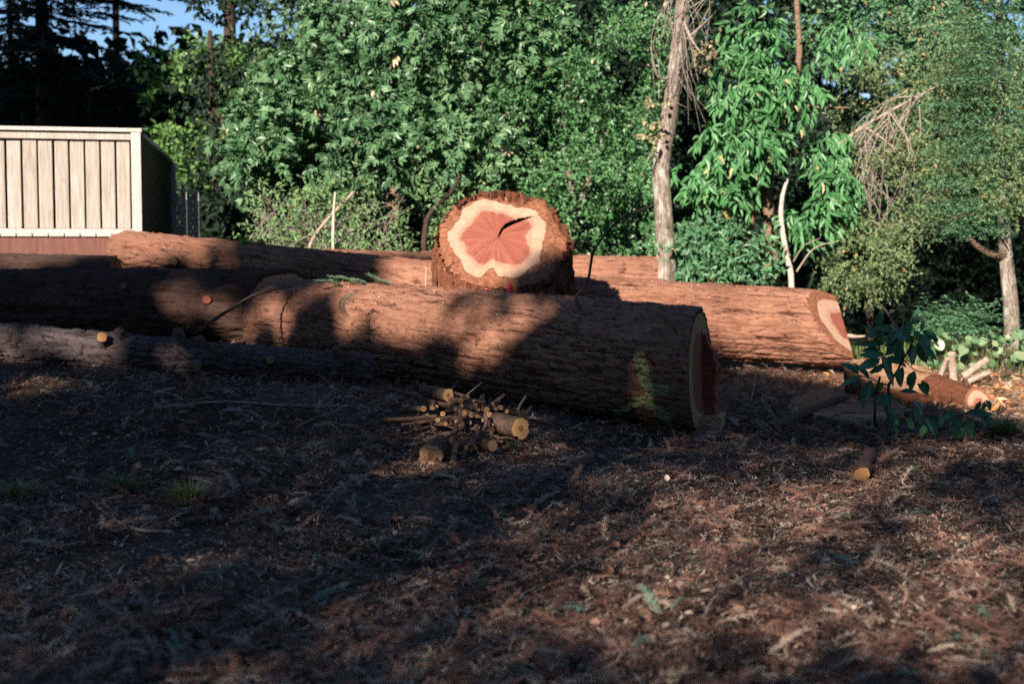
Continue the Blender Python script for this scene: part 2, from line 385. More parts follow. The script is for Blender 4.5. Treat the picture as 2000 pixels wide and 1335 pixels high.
def lowpass(a, k=7):
    f = np.fft.rfft(a); f[k:] = 0; return np.fft.irfft(f, len(a))
def frame(P0, P1):
    P0, P1 = np.asarray(P0, float), np.asarray(P1, float); x = nrm(P1 - P0)
    up = np.array([0, 0, 1.]) if abs(x[2]) < .9 else np.array([0, -1., 0])
    y = nrm(np.cross(up, x)); z = np.cross(x, y)
    M = np.eye(4); M[:3, 0] = x; M[:3, 1] = y; M[:3, 2] = z; M[:3, 3] = P0; return M

def make_log(name, label, cat, P0, P1, R0, R1, nu=220, nx=220, pw=.05, pl=.22, amp=.02, seed=1, mat=None,
             cut0=None, cut1=None, faces=('none', 'none'), lobes=.03, bend=(0, 0), fray=(0, 0), group=None, heart=(.6, .86), face_mats=None, moss=None, fib=1.0):
    M = frame(P0, P1); L = float(np.linalg.norm(np.asarray(P1) - np.asarray(P0))); Ri = M[:3, :3]
    root = empty(name, M=Matrix(M.tolist())); tag(root, label, cat, group)
    def planes(cuts, x0):
        if not cuts: cuts = [((1, 0, 0), 0.0, False)]
        out = []
        for nw, off, isworld in cuts:
            n = Ri.T @ nrm(nw) if isworld else nrm(nw)
            out.append((n, x0 + off))
        return out
    pl0, pl1 = planes(cut0, 0.0), planes(cut1, L)
    def solve(pls, y, z, op):
        r = None
        for n, xc in pls:
            x = xc - (n[1] * y + n[2] * z) / n[0]; r = x if r is None else op(r, x)
        return r
    th = np.linspace(0, 2 * math.pi, nu, endpoint=False)[None] * np.ones((nx, 1)); t = np.linspace(0, 1, nx)[:, None]
    Rm = .5 * (R0 + R1)
    lob = 1 + lobes * 2 * fbm(np.cos(th) * 1.3 + 7, np.sin(th) * 1.3 + 7, t * 1.5, 2, seed + 40)
    def center(tt): return bend[0] * 4 * tt * (1 - tt), bend[1] * 4 * tt * (1 - tt)
    y0 = np.cos(th[0]) * R0; z0 = np.sin(th[0]) * R0; y1 = np.cos(th[0]) * R1; z1 = np.sin(th[0]) * R1
    xs = solve(pl0, y0, z0, np.maximum); xe = solve(pl1, y1, z1, np.minimum)
    x = xs[None] + (xe - xs)[None] * t
    h, cr = bark_height(th, x, Rm, pw, pl, seed, fib)
    tt = x / L
    r = (R0 + (R1 - R0) * tt) * lob + amp * (h - .5)
    for k, f in enumerate(fray):
        if f: r = r - f * sstep(.12 * 1.0, 0, (x - xs[None]) if k == 0 else (xe[None] - x)) * (.3 + vnoise(np.cos(th) * 4, np.sin(th) * 4, x * 6, seed + 60))
    cy, cz = center(np.clip(tt, 0, 1))
    y = r * np.cos(th) + cy; z = r * np.sin(th) + cz
    for row, pls, op in ((0, pl0, np.maximum), (-1, pl1, np.minimum)): x[row] = solve(pls, y[row], z[row], op)
    V = np.stack([x, y, z], -1).reshape(-1, 3)
    i = np.arange(nx - 1)[:, None] * nu; j = np.arange(nu)[None]; j2 = (j + 1) % nu
    Q = np.stack([i + j, i + j2, i + nu + j2, i + nu + j], -1).reshape(-1, 4)
    W = V @ Ri.T + M[:3, 3]
    mo = np.zeros(len(V)) if moss is None else moss(W, h.ravel())
    mk('bark', V, [Q], mat, root, True, {'h': h.ravel(), 'cr': cr.ravel(), 'moss': mo})
    for e, (kind, row, pls, op, Re) in enumerate(((faces[0], 0, pl0, np.maximum, R0), (faces[1], -1, pl1, np.minimum, R1))):
        yb, zb = y[row], z[row]; yc, zc = yb.mean(), zb.mean(); ths = th[0]; ys, zs_ = lowpass(yb), lowpass(zb)
        if callable(kind): kind(root, solve, pls, op, yb, zb, yc, zc, ths); continue
        def patch(nm, ra, rb, nr, mt, attr=True):
            rr = ra[None] + (rb - ra)[None] * np.linspace(0, 1, nr)[:, None]
            e_ = sstep(.8, 1, rr); yy = yc + rr * ((ys - yc)[None] * (1 - e_) + (yb - yc)[None] * e_); zz = zc + rr * ((zs_ - zc)[None] * (1 - e_) + (zb - zc)[None] * e_); xx = solve(pls, yy, zz, op)
            xx = xx + .004 * fbm(yy * 30, zz * 30, 0, 2, seed) * (rr < .995)
            VV = np.stack([xx, yy, zz], -1).reshape(-1, 3)
            i = np.arange(nr - 1)[:, None] * nu
            QQ = np.stack([i + j, i + j2, i + nu + j2, i + nu + j], -1).reshape(-1, 4)
            if e == 0: QQ = QQ[:, ::-1]
            return mk(nm, VV, [QQ], mt, root, False, {'rho': rr.ravel(), 'ca': np.tile(np.cos(ths), nr), 'sa': np.tile(np.sin(ths), nr), 'edge': np.repeat(np.linspace(0, 1, nr), nu), 'inn': np.repeat(np.linspace(1, 0, nr), nu)})
        hb = heart[0] * (1 + .35 * fbm(np.cos(ths) * 1.6 + 3, np.sin(ths) * 1.6 + 3, 0, 3, seed + 70))
        sb = heart[1] * (1 + .14 * fbm(np.cos(ths) * 3 + 3, np.sin(ths) * 3 + 3, 0, 3, seed + 80))
        one = np.ones(nu); fm = face_mats or (M_HEART, M_SAP, M_SAW)
        if kind == 'split':
            patch('heartwood', one * .002, hb, 10, fm[0]); patch('sapwood', hb, sb, 6, fm[1]); patch('bark_rim', sb, one, 5, fm[2])
        else:
            patch('end_face', one * .002, one, 8, fm[2])
    return root, W.reshape(nx, nu, 3), M, L

def knot(root, M, W, px, py, r=.03, ln=.05, mat_side=None, mat_end=None, name='knot', d=None):
    """a sawn-off branch stub on the bark nearest to a photo position, as a part of its log"""
    V = W.reshape(-1, 3); c = W.mean(1); ax = nrm(c[-1] - c[0])
    u, v = to_px(V); dd = np.hypot(u - px, v - py); cand = np.where(dd < dd.min() + 6)[0]
    k = cand[np.argmin(V[cand, 1])]; p = V[k]
    ctr = c[0] + ax * np.dot(p - c[0], ax); n = nrm(p - ctr); n = nrm(n + np.array([.05, -.25, 0.1]))
    Mi = np.linalg.inv(M)
    def loc(A): return A @ Mi[:3, :3].T + Mi[:3, 3]
    pts = np.array([p - n * .06, p - n * .01, p + n * ln * .6, p + n * ln])
    a = Acc(); Vt, Qt, r0, r1 = tube(pts, [r * 1.9, r * 1.5, r * 1.08, r], 14, .16, int(px))
    a.add(loc(Vt), Qt, {'rho': 1, 'h': .6, 'cr': .4, 'moss': 0})
    o = a.build(name, mat_side, root, True)
    b = Acc(); ring = Vt[r1]; ce = ring.mean(0) ; rings = np.concatenate([ce + (ring - ce) * q for q in (.99, .6, .25)] + [[ce]])
    s = 14; idx = np.arange(s)
    q = [np.stack([kk * s + idx, kk * s + (idx + 1) % s, (kk + 1) * s + (idx + 1) % s, (kk + 1) * s + idx], -1) for kk in (0, 1)]
    tri = np.stack([2 * s + idx, 2 * s + (idx + 1) % s, np.full(s, 3 * s)], -1)
    b.add(loc(rings + n * .0015), [np.concatenate(q)[:, ::1], tri], {'rho': np.concatenate([np.full(s, .99), np.full(s, .6), np.full(s, .25), [0]])})
    b.build('cut_end', mat_end or M_YELLOW, o)
    return o

def lichen_patch(W, h):
    u, v = to_px(W); m = np.zeros(len(W))
    for (x0, y0, x1, y1, w) in ((1248, 698, 1262, 745, 17), (1262, 745, 1275, 765, 14), (1270, 760, 1300, 765, 12), (1265, 775, 1205, 808, 13), (1265, 785, 1300, 815, 12), (1300, 812, 1320, 832, 9)):
        dx, dy = x1 - x0, y1 - y0; t = np.clip(((u - x0) * dx + (v - y0) * dy) / (dx * dx + dy * dy), 0, 1)
        d = np.hypot(u - x0 - t * dx, v - y0 - t * dy); m = np.maximum(m, sstep(w, w * .35, d + 12 * fbm(u * .06, v * .16, 0, 3, 5)))
    front = W[:, 1] < 9.3
    return m * front * (h > .25)

# main log: left far end -> right near end
A0, A1 = P(535, 628, 11.25), P(1368, 727, 8.85)
A1[2] = max(A1[2], gz(A1[0], A1[1]) + .385)
def main_face(root, solve, pls, op, yb, zb, yc, zc, ths):
    nu = len(yb); j = np.arange(nu); j2 = (j + 1) % nu
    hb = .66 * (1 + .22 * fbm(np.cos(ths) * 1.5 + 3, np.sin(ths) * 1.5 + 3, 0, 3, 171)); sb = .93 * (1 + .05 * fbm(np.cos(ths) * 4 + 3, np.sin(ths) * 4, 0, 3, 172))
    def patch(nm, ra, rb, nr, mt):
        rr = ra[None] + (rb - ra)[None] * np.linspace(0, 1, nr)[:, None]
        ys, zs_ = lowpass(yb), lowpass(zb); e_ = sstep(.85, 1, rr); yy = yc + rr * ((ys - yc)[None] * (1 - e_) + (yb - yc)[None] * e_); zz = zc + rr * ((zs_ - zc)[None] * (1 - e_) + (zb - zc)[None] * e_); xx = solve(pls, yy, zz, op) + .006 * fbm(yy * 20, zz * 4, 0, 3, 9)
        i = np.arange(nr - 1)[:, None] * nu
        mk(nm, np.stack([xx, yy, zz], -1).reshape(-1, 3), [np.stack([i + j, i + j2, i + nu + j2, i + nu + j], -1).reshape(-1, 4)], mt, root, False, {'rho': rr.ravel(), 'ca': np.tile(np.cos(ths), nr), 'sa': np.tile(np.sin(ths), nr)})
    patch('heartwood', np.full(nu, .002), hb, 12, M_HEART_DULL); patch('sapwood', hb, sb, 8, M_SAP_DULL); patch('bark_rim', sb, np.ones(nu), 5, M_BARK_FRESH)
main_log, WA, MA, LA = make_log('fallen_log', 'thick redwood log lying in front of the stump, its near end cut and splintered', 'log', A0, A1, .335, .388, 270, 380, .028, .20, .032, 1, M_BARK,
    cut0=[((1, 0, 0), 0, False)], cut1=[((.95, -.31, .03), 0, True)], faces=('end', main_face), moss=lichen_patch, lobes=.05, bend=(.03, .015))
# splintered hinge wood standing out of the main log's cut
def hinge():
    ax = MA[:3, 0]; n = nrm(np.array([.95, -.31, .03])); side = nrm(np.array([.31, .95, 0])); Mi = np.linalg.inv(MA)
    def loc(A): return A @ Mi[:3, :3].T + Mi[:3, 3]
    def block(nm, s0, s1, z0, z1, dep, mt, seed, nz=26, ns=8):
        c = A1.copy(); zz = np.linspace(z0, z1, nz); ss = np.linspace(s0, s1, ns); r = np.random.default_rng(seed)
        top = np.zeros((nz, ns, 3)); bot = np.zeros((nz, ns, 3))
        for a, z in enumerate(zz):
            for b, s in enumerate(ss):
                jit = .006 * r.random() + .02 * vnoise(z * 30, s * 9, 0, seed)
                base = c + side * s + np.array([0, 0, z - c[2]])
                bot[a, b] = base - n * .04; top[a, b] = base + n * (dep * (1 + .25 * vnoise(z * 4, s * 3, 1, seed)) * (1 - .75 * float(sstep(.40, .60, z))) - jit) + side * .01 * (r.random() - .5)
        g = np.stack([bot, top]); V = g.reshape(-1, 3); id_ = np.arange(len(V)).reshape(2, nz, ns); F = []
        def quads(G): return np.stack([G[:-1, :-1], G[:-1, 1:], G[1:, 1:], G[1:, :-1]], -1).reshape(-1, 4)
        F = [quads(id_[1]), quads(id_[0])[:, ::-1], quads(id_[:, 0, :]), quads(id_[:, -1, :])[:, ::-1], quads(id_[:, :, 0])[:, ::-1], quads(id_[:, :, -1])]
        mk(nm, loc(V), [np.concatenate(F)], mt, main_log)
    block('hinge_wood', .09, .24, .10, .61, .085, M_SPLINT, 3)
    block('splintered_sapwood', .0, .27, .0, .10, .12, M_SPLINT_PALE, 4, 8)
hinge()
# right log behind, sunlit, with a slanting notch in its end
B0, B1 = P(985, 605, 13.3), P(1648, 643, 12.5)
B1[2] = max(B1[2], gz(B1[0], B1[1]) + .30)
logB, WB, MB_, LB = make_log('fallen_log', 'sunlit redwood log behind the main log, right end slant-cut to pink heartwood', 'log', B0, B1, .36, .325, 210, 320, .030, .30, .038, 2, M_BARK,
    cut1=[((.985, .17, 0), 0, True), ((.55, -.62, .56), .05, True)], faces=('end', 'split'), heart=(.50, .78), lobes=.055)
# long low log behind the stump
C0, C1 = P(545, 545, 14.6), P(1281, 562, 14.5)
logC, WC, MC, LC = make_log('fallen_log', 'rearmost redwood log behind the stump, ending beside the slender trunk', 'log', C0, C1, .31, .315, 120, 220, .045, .3, .04, 3, M_BARK, faces=('end', 'end'))
# dark log at left with a cut end behind the main log
D0, D1 = P(-190, 608, 11.4), P(566, 602, 11.95)
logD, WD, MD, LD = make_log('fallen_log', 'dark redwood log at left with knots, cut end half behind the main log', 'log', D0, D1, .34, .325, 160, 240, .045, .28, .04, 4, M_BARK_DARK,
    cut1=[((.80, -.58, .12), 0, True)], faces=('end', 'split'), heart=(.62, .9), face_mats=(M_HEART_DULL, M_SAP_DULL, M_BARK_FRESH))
# log behind that at far left
E0, E1 = P(-220, 560, 12.5), P(226, 566, 12.55)
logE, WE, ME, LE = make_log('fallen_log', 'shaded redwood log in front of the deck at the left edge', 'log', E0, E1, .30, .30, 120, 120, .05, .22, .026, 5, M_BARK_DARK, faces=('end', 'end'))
# thinner log lying on top with a frayed left end
F0, F1 = P(222, 486, 13.0), P(885, 556, 12.45)
logF, WF, MF, LF = make_log('fallen_log', 'thin reddish log with a rounded frayed end beside the deck fence', 'log', F0, F1, .185, .18, 110, 220, .04, .25, .034, 6, M_BARK,
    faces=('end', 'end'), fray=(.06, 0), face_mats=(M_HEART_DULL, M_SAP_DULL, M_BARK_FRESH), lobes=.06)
# small grey log in front at left
S0, S1 = P(-80, 668, 9.35), P(727, 719, 9.9)
S0[2] = max(S0[2], gz(S0[0], S0[1]) + .12); 
logS, WS, MS, LS = make_log('fallen_log', 'slim grey flaky log with sawn branch stubs lying in front at left', 'log', S0, S1, .132, .102, 110, 320, .035, .10, .034, 7, M_BARK_GREY,
    faces=('end', 'end'), lobes=.12, bend=(0, -.02), face_mats=(M_HEART_DULL, M_SAP_DULL, M_SAP_DULL))
for (x, y, r, l) in ((200, 663, .034, .06), (390, 714, .024, .05), (533, 700, .026, .035)): knot(logS, MS, WS, x, y, r, l, M_BARK_GREY)
for (x, y, r, l) in ((236, 648, .03, .05), (346, 660, .035, .09), (395, 660, .03, .05), (430, 680, .045, .05), (657, 690, .025, .07), (690, 700, .03, .05), (655, 735, .02, .05)): knot(logS, MS, WS, x, y, r, l, M_BARK_GREY, M_STICK, 'branch_stub')
for (x, y, r) in ((408, 583, .034), (243, 555, .026)): knot(logD, MD, WD, x, y, r, .02, M_BARK_DARK, M_HEART_DULL)
knot(logE, ME, WE, 116, 534, .026, .02, M_BARK_DARK, M_HEART_DULL)
knot(logF, MF, WF, 338, 514, .028, .03, M_BARK_FRESH, M_SAP_DULL)

# ------------------------------------------------------------------ stump
def stump():
    d = 10.95; c = P(980, 461, d); b = np.array([c[0] + .05, d + .02, gz(c[0], d) - .05]); R0, R1 = .63, .525
    tanT = .73; sec = []
    r0 = np.random.default_rng(3)
    def face(root, solve, pls, op, yb, zb, yc, zc, ths):
        nu = len(yb); j = np.arange(nu); j2 = (j + 1) % nu
        # world-ish face coordinates: u right, w away/up, from the local frame
        Ri = np.array(root.matrix_world)[:3, :3]
        ang = np.arctan2((Ri @ np.stack([0 * yb, yb - yc, zb - zc]))[1], (Ri @ np.stack([0 * yb, yb - yc, zb - zc]))[0])  # 0 = right, pi/2 = away
        SH = (Ri.T @ np.array([-.8, .5, 0]))[1:]
        def prof(tab): 
            a = np.array([q[0] for q in tab]) * math.pi / 180; v = np.array([q[1] for q in tab])
            return np.interp(np.mod(ang, 2 * math.pi), np.concatenate([a, [2 * math.pi + a[0]]]), np.concatenate([v, [v[0]]]))
        hb = prof([(0, .50), (20, .63), (35, .66), (50, .52), (75, .54), (95, .62), (112, .69), (130, .55), (150, .57), (170, .61), (190, .63), (215, .60), (235, .66), (250, .68), (256, .60), (262, .52), (270, .64), (285, .71), (305, .70), (325, .64), (345, .53)])
        sb = prof([(0, .78), (20, .92), (40, .86), (60, .80), (85, .84), (105, .90), (125, .84), (150, .80), (175, .84), (200, .80), (225, .82), (243, .93), (254, .95), (259, .76), (265, .74), (270, .92), (285, .92), (310, .84), (335, .80)])
        hb = hb * .91; sb = sb * .89
        hb = hb * (1 + .16 * fbm(np.cos(ang) * 5, np.sin(ang) * 5, 0, 3, 5)); sb = sb * (1 + .16 * fbm(np.cos(ang) * 4.5, np.sin(ang) * 4.5, 0, 3, 6))
        def crack(yy, zz):
            w = np.stack([0 * yy, yy - yc, zz - zc], 0).reshape(3, -1); w = Ri @ w; u, v = w[0] / R1, w[1] / R1
            line = [(.64, .50, .02), (.44, .46, .035), (.22, .37, .055), (.08, .28, .05), (.0, .18, .025), (-.06, .02, .012), (-.22, -.14, .008), (-.40, -.30, .006)]
            dep = np.zeros(u.shape)
            for (a0, b0, w0), (a1, b1, w1) in zip(line[:-1], line[1:]):
                dx, dy = a1 - a0, b1 - b0; t = np.clip(((u - a0) * dx + (v - b0) * dy) / (dx * dx + dy * dy), 0, 1)
                ww = w0 + (w1 - w0) * t; dd = np.hypot(u - a0 - t * dx, v - b0 - t * dy); dep = np.maximum(dep, sstep(1.0, .55, dd / ww) * np.minimum(.14, ww * 5))
            return dep.reshape(yy.shape)
        def patch(nm, ra, rb, nr, mt, lump=0, par=None):
            rr = ra[None] + (rb - ra)[None] * np.linspace(0, 1, nr)[:, None]
            ys, zs_ = lowpass(yb), lowpass(zb); e_ = sstep(sb[None], 1, rr); sh = .05 * (1 - e_)
            yy = yc + rr * ((ys - yc)[None] * (1 - e_) + (yb - yc)[None] * e_) + sh * SH[0]; zz = zc + rr * ((zs_ - zc)[None] * (1 - e_) + (zb - zc)[None] * e_) + sh * SH[1]
            ck = crack(yy, zz); xx = solve(pls, yy, zz, op) - .2 * ck + .006 * fbm(yy * 14, zz * 14, 0, 3, 9) + .004 * fbm(yy * 5, zz * 40, 0, 2, 10)
            if lump:
                e = np.clip((rr - sb[None]) / np.maximum(1 - sb[None], .05), 0, 1)
                xx = xx + lump * e * (fbm(yy * 16, zz * 16, 0, 4, 12) * 1.8) - .10 * e * e * sstep(.35, .75, vnoise(yy * 7, zz * 7, 3, 13)) 
            i = np.arange(nr - 1)[:, None] * nu; QQ = np.stack([i + j, i + j2, i + nu + j2, i + nu + j], -1).reshape(-1, 4); QQ = QQ[(ck.ravel()[QQ] < .02).any(1)]
            o = mk(nm, np.stack([xx, yy, zz], -1).reshape(-1, 3), [QQ], mt, root, False, {'rho': rr.ravel(), 'ca': np.tile(np.cos(ang), nr), 'sa': np.tile(np.sin(ang), nr), 'edge': np.repeat(np.linspace(0, 1, nr), nu), 'inn': np.repeat(np.linspace(1, 0, nr), nu)})
            return xx[-1]
        patch('heartwood', np.full(nu, .002), hb, 90, M_HEART); patch('sapwood', hb, sb, 30, M_SAP)
        patch('bark_rim', sb, np.full(nu, 1.0), 24, M_SAW, .05)
    top = np.array([c[0], d, c[2]])
    root, W, M, L = make_log('tree_stump', 'broad redwood stump with a slanted fresh cut showing pink heartwood and a crack', 'stump', b, top, R0, R1, 420, 150, .085, .4, .10, 21, M_BARK_FRESH,
        cut1=[((0, -math.sin(math.atan(tanT)), math.cos(math.atan(tanT))), 0, True)], faces=('end', face), lobes=.12, fib=1.1)
    # pink and orange marking paint low on the front
    k1 = N('pink_paint').done((.75, .07, .12), .6); k2 = N('orange_paint').done((.80, .22, .05), .6)
    Mi = np.linalg.inv(M); a = Acc(); k = 0
    u, v = to_px(W.reshape(-1, 3)); V = W.reshape(-1, 3)
    for (px, py, r, mi) in ((995, 562, .026, 0), (1004, 560, .024, 1), (998, 575, .022, 0), (1006, 572, .018, 0), (950, 568, .014, 0), (956, 573, .012, 1)):
        dd = np.hypot(u - px, v - py) + (V[:, 1] - 10) * 60; p = V[np.argmin(dd)]; n = np.array([0, -1, .1]); th = np.linspace(0, 2 * math.pi, 10, endpoint=False)
        rr = r * (.7 + .5 * r0.random(10)); ring = p + n * .02 + np.stack([np.cos(th) * rr, -.006 * r0.random(10), np.sin(th) * rr * 1.3], -1)
        VV = np.vstack([ring, ring - n * .03, [p + n * .032]])
        idx = np.arange(10); a = Acc(); a.add(VV @ Mi[:3, :3].T + Mi[:3, 3], [np.stack([idx, (idx + 1) % 10, np.full(10, 20)], -1), np.stack([idx + 10, (idx + 1) % 10 + 10, (idx + 1) % 10, idx], -1)], None, 0); a.build('paint_mark', [k1, k2][mi], root)

    return W
WST = stump()

# ------------------------------------------------------------------ leaves
LEAF6 = (np.array([[0, 0, 0], [.3, .5, .10], [.7, .36, .04], [1, 0, -.12], [.7, -.36, .04], [.3, -.5, .10]], float), np.array([[0, 3, 2, 1], [0, 5, 4, 3]]))
LEAF4 = (np.array([[0, 0, 0], [.45, .5, .08], [1, 0, -.08], [.45, -.5, .08]], float), np.array([[0, 2, 1], [0, 3, 2]]))
def place_leaves(pos, dir_, up, ln, wr, tmpl):
    T, F = tmpl; n = len(pos); d = nrm(dir_); s = nrm(np.cross(up, d)); c = np.cross(d, s)
    ln = np.broadcast_to(ln, (n,))[:, None, None]; wr = np.broadcast_to(wr, (n,))[:, None, None]
    V = pos[:, None] + ln * (T[None, :, 0:1] * d[:, None] + wr * T[None, :, 1:2] * s[:, None] + T[None, :, 2:3] * c[:, None])
    return V.reshape(-1, 3), (F[None] + (np.arange(n) * len(T))[:, None, None]).reshape(-1, F.shape[1]), len(T)

def crown(name, parent, off, blobs, mat, leaf, wr, per, shoot, shoots, droop=0.2, tmpl=LEAF6, palm=0, clump=.42, seed=1, flat=0.0, cs=1.2, shell=.5):
    """leafy shoots spread through ellipsoid blobs; gaps from a clump noise"""
    r = np.random.default_rng(seed); Vs = []; Fs = []; A = []; n0 = 0
    for (c, rd, wgt) in blobs:
        n = int(shoots * wgt); c = np.asarray(c); rd = np.asarray(rd)
        q = nrm(r.normal(size=(n, 3))); q[:, 1] = np.where(r.random(n) < .45, -np.abs(q[:, 1]), q[:, 1]); rho = (shell + (1 - shell) * r.random(n) ** .7) * (1 + .18 * (vnoise(q[:, 0] * 3 + 9, q[:, 1] * 3 + 9, q[:, 2] * 3 + 9, seed) - .3))
        p = c + q * rd * rho[:, None]
        keep = vnoise(p[:, 0] * cs, p[:, 1] * cs, p[:, 2] * cs, seed + 3) + .25 * (vnoise(p[:, 0] * 4, p[:, 1] * 4, p[:, 2] * 4, seed + 4) - .5) > clump
        keep &= p[:, 2] > gz(p[:, 0], p[:, 1]) + .02
        p = p[keep]; q = q[keep]; n = len(p)
        if n == 0: continue
        ax = nrm(q * .8 + r.normal(size=(n, 3)) * .55 + np.array([0, -.15, .1 - droop]))
        m = per
        t = (np.arange(m)[None] + r.random((n, m))) / m
        pos = p[:, None] + ax[:, None] * (t * shoot)[..., None]
        pos[..., 2] -= droop * .5 * shoot * t ** 2
        sd = nrm(r.normal(size=(n, m, 3))); d = nrm(ax[:, None] * .55 + sd * .9 + np.array([0, -.1, -droop]))
        up = nrm(r.normal(size=(n, m, 3)) * .8 + np.array([-.15, -.45, .8]) - flat * np.array([0, -.45, 0]))
        tone = np.clip(.5 + .55 * (vnoise(p[:, 0] * 1.4, p[:, 1] * 1.4, p[:, 2] * 1.4, seed + 7) - .5), 0, 1)
        if palm:
            k = palm; an = np.linspace(-1.25, 1.25, k); s = nrm(np.cross(up, d))
            dd = d[:, :, None] * np.cos(an)[None, None, :, None] + s[:, :, None] * np.sin(an)[None, None, :, None]
            pos = np.repeat(pos[:, :, None], k, 2); up = np.repeat(up[:, :, None], k, 2); d = dd
            ln = leaf * (.7 + .6 * r.random((n, m)))[..., None] * (1 - .18 * np.abs(an))[None, None]
            rn = np.repeat((tone[:, None] * .5 + .5 * r.random((n, m)))[..., None], k, 2)
            spec = r.random((n, m)) > .985; rn = np.where(spec[..., None], 1.0, rn * .93)
        else:
            ln = leaf * (.65 + .7 * r.random((n, m))); rn = tone[:, None] * .5 + .5 * r.random((n, m)); rn = np.where(r.random((n, m)) > .985, 1.0, rn * .93)
        V, F, kt = place_leaves(pos.reshape(-1, 3), d.reshape(-1, 3), up.reshape(-1, 3), ln.ravel(), wr, tmpl)
        Vs.append(V); Fs.append(F + n0); n0 += len(V); A.append(np.repeat(rn.ravel(), kt))
    return mk(name, np.concatenate(Vs) - np.asarray(off), [np.concatenate(Fs)], mat, parent, False, {'rnd': np.concatenate(A)})

def B(px, py, d, rx, ry, rd, w=1.0):
    s = d / FPX; return (P(px, py, d), (rx * s, rd, ry * s), w)
def limbs(parent, off, pairs, mat, name='branch', seed=0, sides=7):
    for k, (pts, r) in enumerate(pairs):
        V, Q, _, _ = tube(np.asarray(pts), r, sides, .12, seed + k, n=max(8, 3 * len(pts))); mk(name, V - off, [Q], mat, parent, True)
def twigs(parent, off, starts, ends, r, mat, n=60, seed=0, name='twigs', sag=.2):
    rr = np.random.default_rng(seed); a = Acc()
    for k in range(n):
        s = starts[rr.integers(len(starts))] + rr.normal(size=3) * .05; e = ends(rr)
        m = (s + e) / 2 + rr.normal(size=3) * .12 * np.linalg.norm(e - s); e = e - np.array([0, 0, sag * rr.random()])
        V, Q, _, _ = tube([s, m, e], [r * (.6 + .8 * rr.random()), r * .3], 4, 0, k, n=7); a.add(V, Q)
    return a.build(name, mat, parent, True, off)
def tree(name, label, cat, base, group=None):
    base = np.asarray(base, float); o = empty(name, tuple(base)); tag(o, label, cat, group); return o, base
def gbase(px, d):
    p = P(px, 500, d); p[2] = gz(p[0], p[1]); return p

# broad palmate-leaved tree
t, b = tree('broadleaf_tree', 'broad leafy tree with bluish green palmate leaves behind the stump', 'tree', gbase(760, 17.6))
limbs(t, b, [([b - [0, 0, .1], P(770, 380, 17.6), P(760, 200, 17.7), P(780, 20, 17.8)], [.12, .09, .06, .03])], M_TRUNK_BROWN, 'trunk')
limbs(t, b, [([P(768, 360, 17.6), P(640, 280, 17.0), P(540, 260, 16.6)], [.05, .015]), ([P(765, 260, 17.6), P(880, 180, 17), P(990, 120, 16.6)], [.05, .015])], M_TRUNK_BROWN)
crown('crown', t, b, [B(720, 170, 17.4, 200, 150, 1.3, 1.3), B(880, 90, 17.0, 180, 150, 1.2, 1.1), B(600, 250, 16.9, 140, 100, .9, .8), B(720, 290, 16.6, 190, 90, .9, 1.0), B(880, 260, 16.5, 150, 110, .9, .9), B(540, 330, 16.6, 90, 70, .7, .4), B(620, 110, 17.6, 110, 70, .9, .4), B(990, 40, 17, 120, 110, 1.0, .5)],
      M_L_BUCK, .105, .40, 3, .30, 760, .35, LEAF6, 5, .49, 3, cs=2.2, shell=.72)
# glossy small-leaved shrub
t, b = tree('evergreen_shrub', 'tall shrub with small glossy green leaves left of the slender trunk', 'shrub', gbase(1130, 16.6))
limbs(t, b, [([b - [0, 0, .1], P(1120, 400, 16.8), P(1100, 250, 16.9), P(1130, 60, 17)], [.06, .04, .02]), ([P(1125, 430, 16.8), P(1165, 300, 16.5), P(1190, 250, 16.3)], [.04, .02]), ([P(1010, 480, 16.8), P(1008, 330, 16.5), P(1000, 240, 16.4)], [.03, .02])], M_TRUNK_PALE, 'stem')
crown('foliage', t, b, [B(1130, 90, 17.0, 170, 170, 1.2, 1.3), B(1110, 270, 16.6, 160, 130, 1.0, 1.1), B(1160, 400, 16.2, 130, 110, .8, .9), B(1030, 420, 16.4, 80, 90, .6, .4), B(1210, 200, 16.9, 80, 130, .8, .6), B(1230, 440, 16.0, 60, 70, .5, .3)],
      M_L_SMALL, .058, .55, 9, .30, 1450, .15, LEAF4, 0, .49, 5, cs=2.5, shell=.7)
# slender tree with the pale trunk
t, b = tree('slender_tree', 'slender pale trunk leaning slightly, dead twigs hanging near its top', 'tree', gbase(1300, 15.5))
trunk = [b - [0, 0, .1], P(1300, 545, 15.5), P(1297, 420, 15.5), P(1292, 320, 15.5), P(1308, 225, 15.5), P(1322, 110, 15.5), P(1334, 0, 15.5), P(1345, -160, 15.6), P(1350, -420, 15.7)]
limbs(t, b, [(trunk, [.125, .115, .10, .095, .09, .08, .075, .06, .03])], M_TRUNK_PALE, 'trunk', 4, 14)
limbs(t, b, [([P(1330, 30, 15.5), P(1352, 80, 15.3), P(1370, 105, 15.2)], [.025, .008]), ([P(1315, 150, 15.5), P(1285, 150, 15.3), P(1270, 90, 15.2)], [.02, .006]), ([P(1296, 330, 15.5), P(1275, 300, 15.3), P(1262, 320, 15.2)], [.02, .006]), ([P(1325, 90, 15.5), P(1360, 60, 15.4), P(1392, 30, 15.2)], [.02, .006])], M_DEADTWIG)
twigs(t, b, [P(1330, -10, 15.5), P(1318, 120, 15.5), P(1300, 200, 15.4), P(1335, -60, 15.5), P(1395, -20, 15.3)], lambda r: P(1265 + 130 * r.random(), 10 + 230 * r.random(), 15.2 + .3 * r.random()), .0055, M_DEADTWIG, 42, 3, 'dead_twigs')
